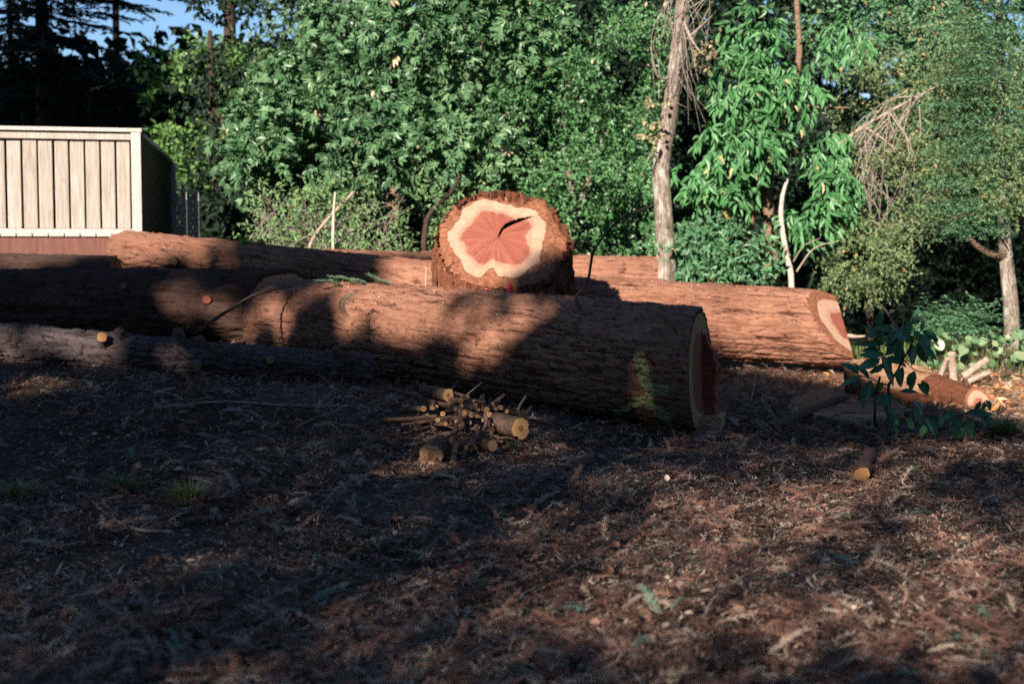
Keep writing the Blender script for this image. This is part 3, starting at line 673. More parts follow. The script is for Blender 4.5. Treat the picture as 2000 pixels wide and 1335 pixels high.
crown('dead_leaves', t, b, [B(1375, 110, 15.3, 22, 25, .12, .35), B(1284, 215, 15.3, 25, 30, .12, .35), B(1277, 265, 15.3, 20, 25, .12, .3), B(1385, 60, 15.3, 20, 30, .12, .15), B(1290, 300, 15.2, 25, 15, .12, .15)], M_DRY, .05, .7, 3, .05, 60, .3, LEAF6, 0, .2, 6)
# bay tree with long drooping leaves
t, b = tree('bay_tree', 'bay tree with long drooping glossy leaves right of the slender trunk', 'tree', gbase(1510, 16.0))
limbs(t, b, [([b - [0, 0, .1], P(1508, 550, 16), P(1505, 440, 16.0), P(1498, 360, 16), P(1530, 230, 16.1), P(1560, 120, 16.1), P(1556, 0, 16.1), P(1550, -200, 16.2)], [.10, .09, .075, .06, .045, .035, .03, .02])], M_TRUNK_BROWN, 'trunk', 8, 10)
limbs(t, b, [([P(1440, 560, 16.2), P(1462, 450, 16.1), P(1485, 370, 16.0)], [.06, .04]), ([P(1500, 340, 16), P(1420, 280, 15.6), P(1360, 280, 15.3)], [.025, .006]), ([P(1530, 220, 16), P(1450, 150, 15.7), P(1410, 130, 15.5)], [.02, .006]), ([P(1540, 200, 16), P(1600, 210, 15.8), P(1660, 210, 15.6)], [.02, .006])], M_TRUNK_BROWN)
crown('crown', t, b, [B(1440, 170, 15.7, 70, 60, .5, .6), B(1530, 140, 15.8, 80, 80, .6, .8), B(1590, 230, 15.7, 70, 80, .5, .7), B(1470, 270, 15.6, 90, 60, .5, .8), B(1380, 290, 15.4, 50, 60, .4, .5), B(1560, 320, 15.6, 80, 60, .5, .7), B(1400, 370, 15.4, 60, 45, .3, .45), B(1620, 380, 15.6, 50, 70, .4, .5), B(1490, 60, 15.9, 80, 50, .5, .35), B(1640, 60, 15.8, 60, 60, .4, .3), B(1570, 430, 15.5, 40, 30, .3, .15)],
      M_L_BAY, .125, .30, 8, .20, 150, .8, LEAF6, 0, .50, 8, cs=2.6, shell=.3)
# pale bare stem and stub trunks
t, b = tree('bare_sapling', 'thin white bare stem curving up in front of the bay tree', 'sapling', gbase(1548, 15.2))
limbs(t, b, [([b - [0, 0, .1], P(1546, 550, 15.2), P(1537, 500, 15.2), P(1526, 430, 15.2), P(1528, 385, 15.2), P(1540, 345, 15.25)], [.036, .034, .031, .028, .024, .014])], M_TRUNK_WHITE, 'stem')
limbs(t, b, [([P(1556, 530, 15.2), P(1590, 485, 15.1), P(1640, 470, 15.0)], [.011, .004]), ([P(1550, 510, 15.2), P(1570, 480, 15.1), P(1602, 465, 15.1)], [.009, .003])], M_TWIG_PALE)
# low leafy growth under the bay
t, b = tree('low_shrub', 'low leafy shrub growing at the foot of the bay tree', 'shrub', gbase(1400, 15.6))
crown('foliage', t, b, [B(1400, 490, 15.6, 75, 55, .5, 1), B(1450, 500, 15.3, 50, 40, .3, .5)], M_L_CONIF, .09, .35, 7, .25, 330, .2, LEAF6, 0, .36, 9, cs=2)
# pale fine-leaved shrub at right with the big bare branch
t, b = tree('pale_shrub', 'pale yellowish fine-leaved shrub right of the bay tree with a bleached branch', 'shrub', gbase(1700, 16.6))
limbs(t, b, [([b - [0, 0, .1], P(1700, 480, 16.8), P(1665, 340, 16.5), P(1645, 280, 16.0)], [.05, .04, .04])], M_TRUNK_DARK, 'stem')
limbs(t, b, [([P(1640, 282, 15.9), P(1690, 245, 15.8), P(1770, 200, 15.7), P(1845, 160, 15.7)], [.026, .021, .014, .004]), ([P(1688, 248, 15.8), P(1720, 268, 15.7), P(1760, 300, 15.6)], [.018, .006]), ([P(1650, 370, 15.9), P(1690, 410, 15.8), P(1720, 440, 15.8), P(1790, 430, 15.8)], [.018, .006])], M_TWIG_PALE)
twigs(t, b, [P(1690, 260, 15.8), P(1650, 320, 15.8), P(1700, 320, 15.8), P(1740, 215, 15.75), P(1790, 190, 15.7)], lambda r: P(1640 + 150 * r.random(), 270 + 170 * r.random(), 15.5 + .5 * r.random()), .009, M_DEADTWIG, 70, 5, 'dry_twigs')
crown('foliage', t, b, [B(1740, 370, 16.0, 100, 80, .7, 1), B(1840, 250, 16.2, 110, 90, .8, 1.1), B(1930, 200, 16.2, 90, 90, .7, .8), B(1680, 500, 15.6, 60, 60, .5, .5), B(1800, 110, 17.2, 100, 80, .6, .45), B(1690, 170, 17.2, 50, 90, .5, .2), B(1960, 330, 14.9, 60, 70, .3, .35), B(1940, 80, 15.0, 90, 110, .4, .5)],
      M_L_OLIVE, .042, .5, 11, .30, 850, .3, LEAF4, 0, .49, 10, cs=2.3, shell=.6)
# dense green tree top right
t, b = tree('dense_tree', 'dense bluish green tree filling the upper right corner', 'tree', gbase(1900, 19))
limbs(t, b, [([b - [0, 0, .1], P(1890, 200, 19), P(1880, -200, 19)], [.15, .12, .06])], M_TRUNK_DARK, 'trunk')
crown('crown', t, b, [B(1900, 60, 19, 150, 130, 1.5, 1.2), B(2040, 150, 18.6, 120, 150, 1.4, 1), B(1780, 10, 19.3, 110, 100, 1.2, .7), B(1660, 20, 19.3, 100, 110, 1.0, .5), B(1880, 300, 19.4, 180, 140, 1.2, 1.0)], M_L_CONIF, .075, .5, 8, .35, 800, .2, LEAF4, 0, .46, 12, cs=1.8)
# young conifer at right edge
t, b = tree('young_conifer', 'young conifer with a pale trunk and flat green sprays at the right edge', 'tree', gbase(1978, 15.2))
limbs(t, b, [([b - [0, 0, .1], P(1976, 630, 15.2), P(1968, 540, 15.2), P(1960, 440, 15.2), P(1955, 330, 15.3), P(1950, 100, 15.4), P(1946, -200, 15.5)], [.10, .085, .075, .07, .055, .035, .02])], M_TRUNK_PALE, 'trunk', 12, 12)
limbs(t, b, [([P(1962, 500, 15.2), P(1930, 495, 15.0), P(1890, 465, 14.8)], [.045, .03]), ([P(1960, 440, 15.2), P(1900, 420, 14.9), P(1850, 430, 14.7)], [.02, .006])], M_TRUNK_BROWN)
def fans(parent, off, items, mat, seed, nm='foliage', leaf=.05):
    r = np.random.default_rng(seed); pos = []; d = []; u = []
    for (s, e, n) in items:
        ax = nrm(e - s); L = np.linalg.norm(e - s); up = np.array([0, -.2, 1.0]); sd = nrm(np.cross(up, ax))
        for k in range(n):
            tt = (k + r.random()) / n; bp = s + ax * L * tt; sg = 1 if k % 2 else -1; ln = L * .42 * (1.05 - tt)
            bd = nrm(ax * .7 + sg * sd * .8 + r.normal(size=3) * .08 - np.array([0, 0, .12]))
            m = max(3, int(ln / .022))
            for q in range(m):
                pos.append(bp + bd * ln * q / m); sg2 = 1 if q % 2 else -1
                d.append(nrm(bd * .7 + sg2 * nrm(np.cross(up, bd)) * .8 + r.normal(size=3) * .12)); u.append(up + r.normal(size=3) * .15)
    pos = np.array(pos); V, F, kt = place_leaves(pos, np.array(d), np.array(u), leaf * (.7 + .6 * r.random(len(pos))), .3, LEAF4)
    return mk(nm, V - off, [F], mat, parent, False, {'rnd': np.repeat(np.clip(r.random(len(pos)) * .95, 0, 1), kt)})
rr = np.random.default_rng(31); items = []
for k in range(110):
    py = -40 + 480 * rr.random(); sx = 1955; ex = sx - (60 + 130 * rr.random()) if rr.random() < .75 else sx + 40 + 90 * rr.random(); dd = 14.9 - .7 * rr.random()
    items.append((P(sx, py, 15.1), P(ex, py + 5 + 35 * rr.random(), dd), 12))
fans(t, b, items, M_L_CONIF, 33)
# fern-like undergrowth bush right
t, b = tree('fern_bush', 'feathery green bush at the foot of the young conifer', 'bush', gbase(1860, 14.4))
items = []
for k in range(46):
    s = gbase(1790 + 170 * rr.random(), 14.5); s[2] += .25 + .2 * rr.random(); e = P(1785 + 190 * rr.random(), 565 + 110 * rr.random(), 14.0 + .4 * rr.random()); items.append((s, e, 9))
fans(t, b, items, M_L_CONIF, 34, leaf=.055)
# heart-leaved plant right
t, b = tree('heart_leaf_plant', 'pale heart-leaved plant in the sun behind the cut wood at right', 'plant', gbase(1910, 13.2))
def blob_leaf():
    th = np.linspace(0, 2 * math.pi, 12, endpoint=False); a = .5 - .5 * np.cos(th); bb = .5 * np.sin(th) * (1 + .25 * np.cos(th)); Vv = np.stack([a, bb, .12 * np.abs(bb) - .06 * a], -1)
    Vv[0] += [.08, 0, 0]; Vv = np.vstack([Vv, [[.5, 0, -.05]]]); idx = np.arange(12); return Vv, np.stack([idx, (idx + 1) % 12, np.full(12, 12)], -1)
HV, HF = blob_leaf()
hm = None
for k in range(90):
    p = P(1800 + 205 * rr.random(), 640 + 95 * rr.random(), 12.9 + .5 * rr.random()); p[2] = max(p[2], gz(p[0], p[1]) + .05)
    ln = .045 + .06 * rr.random(); dirv = nrm(np.array([rr.normal() * .7, -.4, -.5 + .3 * rr.normal()])); up = nrm(np.array([-.2 + .4 * rr.normal(), -.6, .7])); s = nrm(np.cross(up, dirv)); c = np.cross(dirv, s)
    if k < 6:
        hm = mk('leaf', HV, [HF], M_L_HEART, t, True, {'rnd': np.full(len(HV), k / 5.0)}); o = hm; heads = (heads + [o]) if k else [o]
    else:
        o = heads[k % 6].copy(); COL.objects.link(o); o.parent = t
    Mx = np.eye(4); Mx[:3, 0] = dirv * ln; Mx[:3, 1] = s * ln * .95; Mx[:3, 2] = c * ln; Mx[:3, 3] = p - b; o.matrix_local = Matrix(Mx.tolist())
twigs(t, b, [gbase(1850, 13.2), gbase(1920, 13.2), gbase(1980, 13.1)], lambda r: P(1800 + 200 * r.random(), 640 + 80 * r.random(), 13.1), .006, M_TWIG, 26, 8, 'stems', 0)
# left sunlit bush and tall dark conifers
t, b = tree('round_bush', 'mid green bushy tree behind the deck fence', 'tree', gbase(440, 22.5))
limbs(t, b, [([b - [0, 0, .1], P(420, 250, 21), P(410, 60, 21)], [.12, .08, .03])], M_TRUNK_DARK, 'trunk')
crown('crown', t, b, [B(425, 170, 22.5, 65, 90, 1.0, .8), B(385, 270, 22.3, 70, 60, .8, .7), B(440, 330, 22, 80, 70, .9, .8), B(400, 370, 22.2, 60, 60, .6, .5), B(330, 150, 23, 50, 60, .6, .3)], M_L_MID, .10, .5, 7, .30, 300, .2, LEAF6, 0, .40, 14, cs=1.5)
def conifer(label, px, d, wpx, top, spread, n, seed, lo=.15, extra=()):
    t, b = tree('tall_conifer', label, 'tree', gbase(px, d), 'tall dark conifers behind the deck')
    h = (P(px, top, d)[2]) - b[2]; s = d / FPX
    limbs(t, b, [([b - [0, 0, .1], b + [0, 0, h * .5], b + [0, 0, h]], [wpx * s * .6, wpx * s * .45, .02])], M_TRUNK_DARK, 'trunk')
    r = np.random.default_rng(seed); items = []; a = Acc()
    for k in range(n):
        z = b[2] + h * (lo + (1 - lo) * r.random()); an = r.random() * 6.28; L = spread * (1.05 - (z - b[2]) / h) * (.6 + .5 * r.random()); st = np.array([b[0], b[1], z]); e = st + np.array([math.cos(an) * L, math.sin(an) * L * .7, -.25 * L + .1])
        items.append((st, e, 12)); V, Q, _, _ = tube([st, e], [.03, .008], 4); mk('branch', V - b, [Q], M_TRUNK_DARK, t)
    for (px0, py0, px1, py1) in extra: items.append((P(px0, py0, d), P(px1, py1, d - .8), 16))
    fans(t, b, items, M_L_DARK, seed, leaf=.15); return t  # needles coloured near black to stand in for the conifers' shade
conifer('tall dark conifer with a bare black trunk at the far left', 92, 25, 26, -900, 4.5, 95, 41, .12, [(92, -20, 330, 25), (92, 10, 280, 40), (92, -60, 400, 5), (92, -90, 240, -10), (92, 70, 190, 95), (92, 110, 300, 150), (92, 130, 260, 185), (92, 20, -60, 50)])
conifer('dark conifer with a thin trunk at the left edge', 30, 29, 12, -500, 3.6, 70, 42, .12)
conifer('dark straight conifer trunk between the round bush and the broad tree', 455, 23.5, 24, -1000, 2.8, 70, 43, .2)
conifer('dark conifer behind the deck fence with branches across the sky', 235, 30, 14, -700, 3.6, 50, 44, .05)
# pale hazy tree behind the broadleaf
t, b = tree('hazy_tree', 'pale green soft-leaved tree rising behind the broad leafy tree', 'tree', gbase(600, 22.5))
limbs(t, b, [([b - [0, 0, .1], P(600, 150, 22.5), P(605, -200, 22.5)], [.13, .1, .05])], M_TRUNK_DARK, 'trunk')
crown('crown', t, b, [B(590, 60, 22.5, 110, 110, 1.4, 1), B(700, 10, 22.8, 120, 90, 1.4, .8), B(560, 220, 22, 80, 90, 1, .5), B(840, -20, 23, 150, 90, 1.4, .6)], M_L_PALE, .06, .5, 10, .4, 700, .25, LEAF4, 0, .42, 15, cs=1.6)
# dry tangle under the broadleaf tree
t, b = tree('dry_brush', 'tangle of dry pale stalks and weeds under the broad leafy tree', 'brush', gbase(640, 15.8))
twigs(t, b, [gbase(q, 15.8) for q in range(480, 800, 20)], lambda r: P(480 + 330 * r.random(), 350 + 130 * r.random(), 15.5 + .6 * r.random()), .008, M_DRY and M_DEADTWIG, 120, 12, 'stalks', .1)
crown('leaves', t, b, [B(560, 430, 15.8, 70, 60, .5, .5), B(650, 430, 15.8, 80, 60, .5, .6), B(750, 450, 15.6, 70, 50, .5, .5), B(820, 430, 15.8, 60, 70, .5, .5), B(930, 440, 15.9, 90, 60, .5, .6), B(690, 370, 15.9, 90, 30, .4, .25)], M_L_PALE, .055, .4, 8, .25, 300, .1, LEAF4, 0, .40, 16, cs=2.2)
def bare(nm, label, pts, r, mat, cat='stem'):
    p0 = np.asarray(pts[0]); V, Q, _, _ = tube(pts, r, 8, .15, len(label), n=24); o = mk(nm, V - p0, [Q], mat, None, True); o.location = p0; tag(o, label, cat); return o
bare('bare_sapling', 'thin upright bleached stem standing in the dry weeds', [gbase(650, 15.2), P(651, 430, 15.2), P(655, 375, 15.2)], [.018, .015, .012], M_TRUNK_WHITE)
bare('leaning_stick', 'pale stick leaning to the right in the dry weeds', [gbase(598, 15.3), P(612, 465, 15.3), P(690, 375, 15.5)], [.022, .016], M_TWIG_PALE, 'stick')
bare('crooked_stem', 'dark crooked stem left of the stump', [gbase(826, 15.4), P(830, 450, 15.4), P(845, 410, 15.4), P(880, 375, 15.5), P(905, 330, 15.6)], [.035, .03, .028, .024, .012], M_TRUNK_DARK)
# leafy weeds at the forest edge, left of the fence and low between things
t, b = tree('dark_shrub', 'shrub coloured dark for shade right of the deck lattice', 'shrub', gbase(420, 17.5))
crown('foliage', t, b, [B(520, 430, 17.5, 45, 60, .4, .7), B(440, 450, 21.6, 60, 70, .4, .8)], M_L_DARK, .09, .4, 8, .3, 420, .2, LEAF6, 0, .3, 17)  # leaves coloured dark to stand in for an unlit hollow
t, b = tree('weed_sprig', 'small leafy sprig standing on the thin reddish log', 'sprig', P(488, 492, 12.8))
crown('leaf_cluster', t, b, [B(488, 476, 12.8, 14, 14, .05, 1)], M_L_MID, .085, .5, 3, .05, 9, .1, LEAF6, 0, .0, 18)
t, b = tree('shade_thicket', 'thicket of dark leaves standing in for shade behind the right log and the young conifer', 'thicket', gbase(1780, 18.5))
crown('foliage', t, b, [B(1800, 560, 18.6, 130, 80, .8, 1), B(1960, 520, 18.4, 100, 110, .8, .8), B(1350, 330, 19.5, 90, 230, .8, 1), B(1560, 480, 18.8, 120, 80, .6, .6)] + [B(520 + 150 * q, 120 + 250 * w_, 20.6, 150, 170, .8, .6) for q in range(8) for w_ in (0, 1)], M_L_DARK, .13, .5, 8, .40, 420, .2, LEAF4, 0, .2, 19)  # near-black leaf layer painted in for the shade between the trees
# far forest: one mass
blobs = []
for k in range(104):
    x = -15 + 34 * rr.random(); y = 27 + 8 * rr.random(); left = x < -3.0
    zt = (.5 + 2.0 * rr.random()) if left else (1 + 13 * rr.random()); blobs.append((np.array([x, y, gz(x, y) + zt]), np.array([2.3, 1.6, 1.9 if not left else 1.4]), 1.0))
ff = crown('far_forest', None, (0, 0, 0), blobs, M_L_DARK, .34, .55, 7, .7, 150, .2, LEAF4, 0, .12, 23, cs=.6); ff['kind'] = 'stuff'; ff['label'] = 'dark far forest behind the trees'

# ------------------------------------------------------------------ deck with board fence
FD = 14.0
def fpt(px, py): return P(px, py, FD)
fz_top = 2.30; fz_bot = 1.345; zd = 1.10
fl = np.array([P(-150, 400, 13.6)[0], 13.6]); fr = np.array([P(277, 400, 14.05)[0], 14.05])
ang = math.atan2(fr[1] - fl[1], fr[0] - fl[0])
base = np.array([fr[0], fr[1], 0.0]); base[2] = gz(base[0], base[1])
deck = empty('deck_fence', tuple(base)); tag(deck, 'raised wooden deck with a weathered vertical board fence at left', 'deck')
ex = np.array([math.cos(ang), math.sin(ang), 0]); ey = np.array([-math.sin(ang), math.cos(ang), 0]); ez = np.array([0, 0, 1.])
def dbox(nm, u0, u1, v0, v1, z0, z1, mat, bev=.004, parent=None):
    V, Fq = boxv((u0, v0, z0 - base[2]), (u1, v1, z1 - base[2])); Vw = V[:, 0:1] * ex + V[:, 1:2] * ey + V[:, 2:3] * ez
    o = mk(nm, Vw, [Fq], mat, deck)
    md = o.modifiers.new('bevel', 'BEVEL'); md.width = bev; md.segments = 2; return o
pxw = .146; r5 = np.random.default_rng(8)
u = -.10
for k in range(15):
    w = pxw - .012 - .006 * r5.random(); z1 = fz_top - .07; dbox('fence_board', u - w, u - .008 * r5.random(), .0 + .016 * r5.random(), .03 + .01 * r5.random(), fz_bot - .002, z1 - .012 * r5.random(), M_PLANK, .008); u -= pxw
dbox('post', -.092, 0, -.045, .05, zd - .55, fz_top - .02, M_POST)
M_SIDE = plank_mat('shade_fence_board', (.055, .04, .03), (.09, .068, .052), (.04, .03, .022))  # darker copy of the fence boards; shade of the side face in the colour
dbox('top_trim', -2.6, -.094, -.035, .0, fz_top - .095, fz_top - .037, M_PLANK)
dbox('top_rail', -2.62, .012, -.05, .075, fz_top - .017, fz_top + .02, M_POST)
dbox('bottom_rail', -2.6, -.094, -.04, .04, fz_bot - .052, fz_bot - .004, M_POST)
dbox('fascia_board', -2.7, -.30, -.02, .03, zd - .02, zd + .16, M_SKIRT)
dbox('fascia_board', -2.7, -.02, -.01, .04, zd - .30, zd - .03, M_SKIRT)
for k in range(18): dbox('deck_board', -2.65 + .148 * k, -2.65 + .148 * k + .138, -.05, 3.6, zd + .165, zd + .20, M_POST)
for q in (-.4, -2.4):
    for vv in (.3, 3.2): dbox('deck_leg', q - .06, q + .06, vv, vv + .1, .3, zd - .01, M_POST)
# side fence receding
s_dir = nrm(np.array([P(335, 400, 18.3)[0], 18.3, 0]) - np.array([fr[0], fr[1], 0])); Ls = float(np.linalg.norm(np.array([P(335, 400, 18.3)[0], 18.3]) - fr))
def sbox(nm, a0, a1, o0, o1, z0, z1, mat):
    sx = np.array([s_dir[1], -s_dir[0], 0]); V, Fq = boxv((a0, o0, z0 - base[2]), (a1, o1, z1 - base[2])); Vw = V[:, 0:1] * s_dir + V[:, 1:2] * sx + V[:, 2:3] * ez
    return mk(nm, Vw, [Fq[:, ::-1]], mat, deck)
a = .06
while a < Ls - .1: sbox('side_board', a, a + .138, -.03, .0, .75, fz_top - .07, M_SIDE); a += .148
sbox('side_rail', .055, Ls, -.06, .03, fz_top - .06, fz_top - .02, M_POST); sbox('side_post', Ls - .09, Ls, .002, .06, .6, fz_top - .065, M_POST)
# lattice panel
lp0 = np.array([P(338, 380, 18.6)[0], 18.6, 0]); lp1 = np.array([P(384, 390, 19.1)[0], 19.1, 0]); ld = nrm(lp1 - lp0); LL = float(np.linalg.norm(lp1 - lp0)); a = Acc(); ln_ = np.array([ld[1], -ld[0], 0])
z0, z1 = .9, 1.86
lat = empty('lattice_screen', (lp0[0], lp0[1], float(gz(lp0[0], lp0[1])))); tag(lat, 'grey diagonal lattice screen beyond the deck fence', 'lattice'); lo_ = np.array(lat.location)
for sgn in (1, -1):
    for q in np.arange(-1.0, LL + 1.0, .12):
        pts = [(q, z0), (q + sgn * (z1 - z0), z1)]; (ua, za), (ub, zb) = pts
        t0, t1 = 0, 1
        lo, hi = ((0 - ua) / (ub - ua), (LL - ua) / (ub - ua)); lo, hi = min(lo, hi), max(lo, hi); t0, t1 = max(0, lo), min(1, hi)
        if t1 - t0 < .03: continue
        A_ = lp0 + ld * (ua + (ub - ua) * t0) + ez * (za + (zb - za) * t0) + ln_ * .006 * sgn; B_ = lp0 + ld * (ua + (ub - ua) * t1) + ez * (za + (zb - za) * t1) + ln_ * .006 * sgn
        pr = nrm(np.cross(ln_, nrm(B_ - A_))) * .019; V = np.array([A_ - pr, A_ + pr, B_ + pr, B_ - pr]); V = np.vstack([V - ln_ * .005, V + ln_ * .005])
        a.add(V, np.array([[0, 1, 2, 3], [7, 6, 5, 4], [0, 4, 5, 1], [1, 5, 6, 2], [2, 6, 7, 3], [3, 7, 4, 0]]))
ob = a.build('lattice_slats', M_LATT, lat, False, lo_); ob['kind'] = 'stuff'
for q in (0, LL * .48, LL):
    c = lp0 + ld * q; V, Fq = boxv((c[0] - .035, c[1] - .035, .3), (c[0] + .035, c[1] + .035, z1 + .03)); mk('post', V - lo_, [Fq], M_POST, lat)
V = []; 
for e_ in (lp0, lp1):
    for s_ in (-.04, .04):
        for z_ in (z1 + .032, z1 + .07): V.append(e_ + ln_ * s_ + ez * z_)
mk('top_rail', np.array(V) - lo_, [np.array([[0, 1, 3, 2], [4, 6, 7, 5], [0, 4, 5, 1], [2, 3, 7, 6], [1, 5, 7, 3], [0, 2, 6, 4]])], M_POST, lat)

# ------------------------------------------------------------------ sticks and cut branches
def stick(name, label, cat, pts, r, mat=M_STICK, cuts=(True, True), group=None, n=None, sides=10, end_mat=None, rough=.14, seed=0, slant=0, squash=None):
    pts = np.asarray(pts, float); p0 = pts[0].copy()
    V, Q, r0, r1 = tube(pts, r, sides, rough, seed, n=n or max(6, 4 * len(pts)))
    o = mk(name, V - p0, [Q], mat, None, True, {'h': np.full(len(V), .6), 'cr': np.full(len(V), .4), 'moss': np.zeros(len(V))}); o.location = p0; tag(o, label, cat, group)
    rmax = float(np.max(np.atleast_1d(r)))
    for k, (ring, on) in enumerate(((r0, cuts[0]), (r1, cuts[1]))):
        R_ = V[ring]; ce = R_.mean(0); s = sides; idx = np.arange(s); dirn = nrm((pts[0] - pts[1]) if k == 0 else (pts[-1] - pts[-2]))
        rings = np.concatenate([ce + (R_ - ce) * q for q in (1.0, .62, .28)] + [[ce + dirn * rmax * .04]])
        q = np.concatenate([np.stack([kk * s + idx, kk * s + (idx + 1) % s, (kk + 1) * s + (idx + 1) % s, (kk + 1) * s + idx], -1) for kk in (0, 1)]); tri = np.stack([2 * s + idx, 2 * s + (idx + 1) % s, np.full(s, 3 * s)], -1)
        if k == 0: q = q[:, ::-1]; tri = tri[:, ::-1]
        mk('cut_end', rings - p0, [q, tri], (end_mat or M_YELLOW) if on else mat, o, False, {'rho': np.concatenate([np.full(s, 1.), np.full(s, .62), np.full(s, .28), [0]]), 'h': np.full(3 * s + 1, .6), 'cr': np.full(3 * s + 1, .4), 'moss': np.zeros(3 * s + 1)})
    return o
def k_ring_mat():
    k = N('ringed_branch_end'); rho = k.attr('rho'); n1 = k.noise(9, 2, k.coord())
    c = k.ramp(k.math('ADD', rho, k.math('MULTIPLY', k.math('SUBTRACT', n1, .5), .25)), [(.0, (.20, .07, .025)), (.3, (.27, .105, .035)), (.4, (.46, .275, .125)), (.62, (.33, .18, .075)), (.7, (.48, .30, .15)), (.93, (.40, .23, .10)), (1, (.12, .055, .03))]); saw = k.noise(50, 3, k.coord((1, 1, .3))); k.bump(saw, .4, .004); return k.done(c, .7, .25)
M_END = k_ring_mat()
def pd(py): return 6.95 + (925 - py) / 165.0 * 1.5
def cutend(zx, zy, rpx, back, ln, label, group=None, seed=0, mat=M_STICK, end=None, sides=12):
    px, py = 680 + zx / 4.0, 700 + zy / 4.0; d = pd(py) ; p = P(px, py, d); r = rpx / 4.0 * d / FPX
    g = float(gz(p[0], p[1])); p[2] = max(p[2], g + r * .75)
    e = p + nrm(np.array(back)) * ln; ge = float(gz(e[0], e[1])); e[2] = max(e[2], ge + r * .5)
    m = (p + e) / 2 + np.array([rr.normal() * .02, 0, rr.normal() * .015])
    return stick('cut_branch', label, 'branch', [p, m, e], [r, r * .97, r * .85], mat, (True, False), group, 12, sides, end or M_END, .12, seed)
cutend(640, 805, 96, (.12, 1, .02), .34, 'thickest cut branch at the front of the heap with a broad dark-hearted end', seed=1, sides=18)
cutend(1350, 545, 84, (-.5, 1, .03), .34, 'cut branch at the right of the heap with a round ringed end', seed=2, sides=18)
cutend(780, 285, 52, (-.6, 1, .02), .32, 'cut branch on top of the heap with a wide red-hearted end', seed=3, sides=18, end=M_HEART_DULL and M_END)
cutend(1130, 680, 46, (-.2, 1, .1), .25, 'broken branch under the heap with a torn pale face', seed=4, sides=14, end=M_SAP_DULL)
grp = 'thin cut branches in the heap'
small = [(588, 390, 25), (655, 385, 20), (692, 372, 13), (790, 355, 20), (880, 325, 25), (888, 368, 18), (905, 427, 24), (965, 440, 22), (935, 298, 14), (1000, 358, 15), (1020, 400, 11), (1192, 382, 22), (1155, 392, 14), (1020, 540, 13), (795, 592, 22), (830, 680, 14), (925, 700, 24), (980, 655, 13), (815, 815, 24), (780, 857, 17), (860, 500, 30), (1010, 450, 18), (1100, 440, 26), (740, 430, 22), (1080, 400, 26), (700, 480, 20), (620, 440, 15), (840, 395, 14), (950, 500, 17), (1120, 520, 18), (1060, 340, 14), (1240, 410, 17), (1220, 470, 15), (760, 510, 18), (900, 560, 16), (1050, 590, 15), (870, 620, 18), (730, 640, 15), (1000, 700, 14), (980, 330, 12), (1130, 350, 13)]
ORD = ['first', 'second', 'third', 'fourth', 'fifth', 'sixth', 'seventh', 'eighth', 'ninth', 'tenth', 'eleventh', 'twelfth', 'thirteenth', 'fourteenth', 'fifteenth', 'sixteenth']
def row_of(y): return 'top' if y < 350 else 'upper' if y < 415 else 'middle' if y < 560 else 'lowest'
def small_label(x, y):
    row = row_of(y); sib = sorted(q[0] for q in small if row_of(q[1]) == row); return f'thin cut branch in the {row} row of the heap, {ORD[sib.index(x)]} pale end from the left'
for k, (x, y, r) in enumerate(small):
    if y > 550: back = (rr.normal() * .25 + .1, .8, .35)
    else: back = (-.35 + rr.normal() * .45, 1, -.1 + .12 * rr.normal())
    cutend(x, y, r, back, (.12 + .12 * rr.random()) if y > 550 else (.2 + .2 * rr.random()), small_label(x, y), grp, 20 + k, M_STICK, M_END, 10)
def zs(label, pts, rpx, mat=M_STICK, dofs=0, name='cut_branch', cuts=(True, True), cat='branch', end=None, lift=0):
    out = []; rw = rpx / 4.0 * 8.2 / FPX
    for (x, y) in pts:
        px, py = 680 + x / 4.0, 700 + y / 4.0; p = P(px, py, pd(py) + dofs); p[2] = max(p[2], gz(p[0], p[1]) + rw * .8); out.append(p)
    return stick(name, label, cat, out, [rw, rw * .8], mat, cuts, None, 14, 8, end, .16, len(label))
zs('short grey stick poking out of the heap at upper left', [(315, 232), (440, 265), (560, 300)], 18)
zs('dark stick lying left out of the heap, upper of two', [(250, 480), (460, 470), (690, 448)], 17)
zs('dark curved stick lying left out of the heap, lower of two', [(420, 515), (620, 490), (800, 452)], 14)
zs('short stick crossing the middle of the heap', [(1050, 482), (1190, 440)], 14, dofs=-.05)
zs('upright twig standing on top of the heap', [(805, 250), (835, 205), (865, 170)], 13, dofs=.1)
zs('thin pale twig rising from the top of the heap', [(925, 285), (985, 235), (1045, 182)], 5, M_TWIG_PALE, .1, 'twig', cat='twig')
zs('pale upright splinter at the right of the heap', [(1325, 410), (1350, 350), (1388, 295)], 11, M_SPLINT_PALE, .15, 'splinter', cat='splinter')
zs('short pale splinter beside the upright splinter at the right of the heap', [(1385, 430), (1430, 375)], 11, M_SPLINT_PALE, .15, 'splinter', cat='splinter')
zs('upright dark twig in the middle of the heap', [(1050, 400), (1058, 330), (1060, 275)], 11)
for k in range(26):
    x0, y0 = 420 + 850 * rr.random(), 330 + 380 * rr.random(); rw = .006 + .014 * rr.random() ** 2
    p = P(680 + x0 / 4, 700 + y0 / 4, pd(700 + y0 / 4) + .12 + .15 * rr.random()); an = rr.random() * 6.28; e = p + np.array([math.cos(an), .6 * math.sin(an), -.25 - .3 * rr.random()]) * (.15 + .3 * rr.random())
    for q in (p, e): q[2] = max(q[2], gz(q[0], q[1]) + rw)
    stick('heap_twig', 'dark twig tangled inside the heap of cut branches', 'twig', [p, (p + e) / 2 + rr.normal(size=3) * .015, e], [rw, rw * .7], M_STICK if k % 2 else M_TWIG, (k % 4 == 0, False), 'twigs inside the heap', 8, 7, M_END, .15, k)
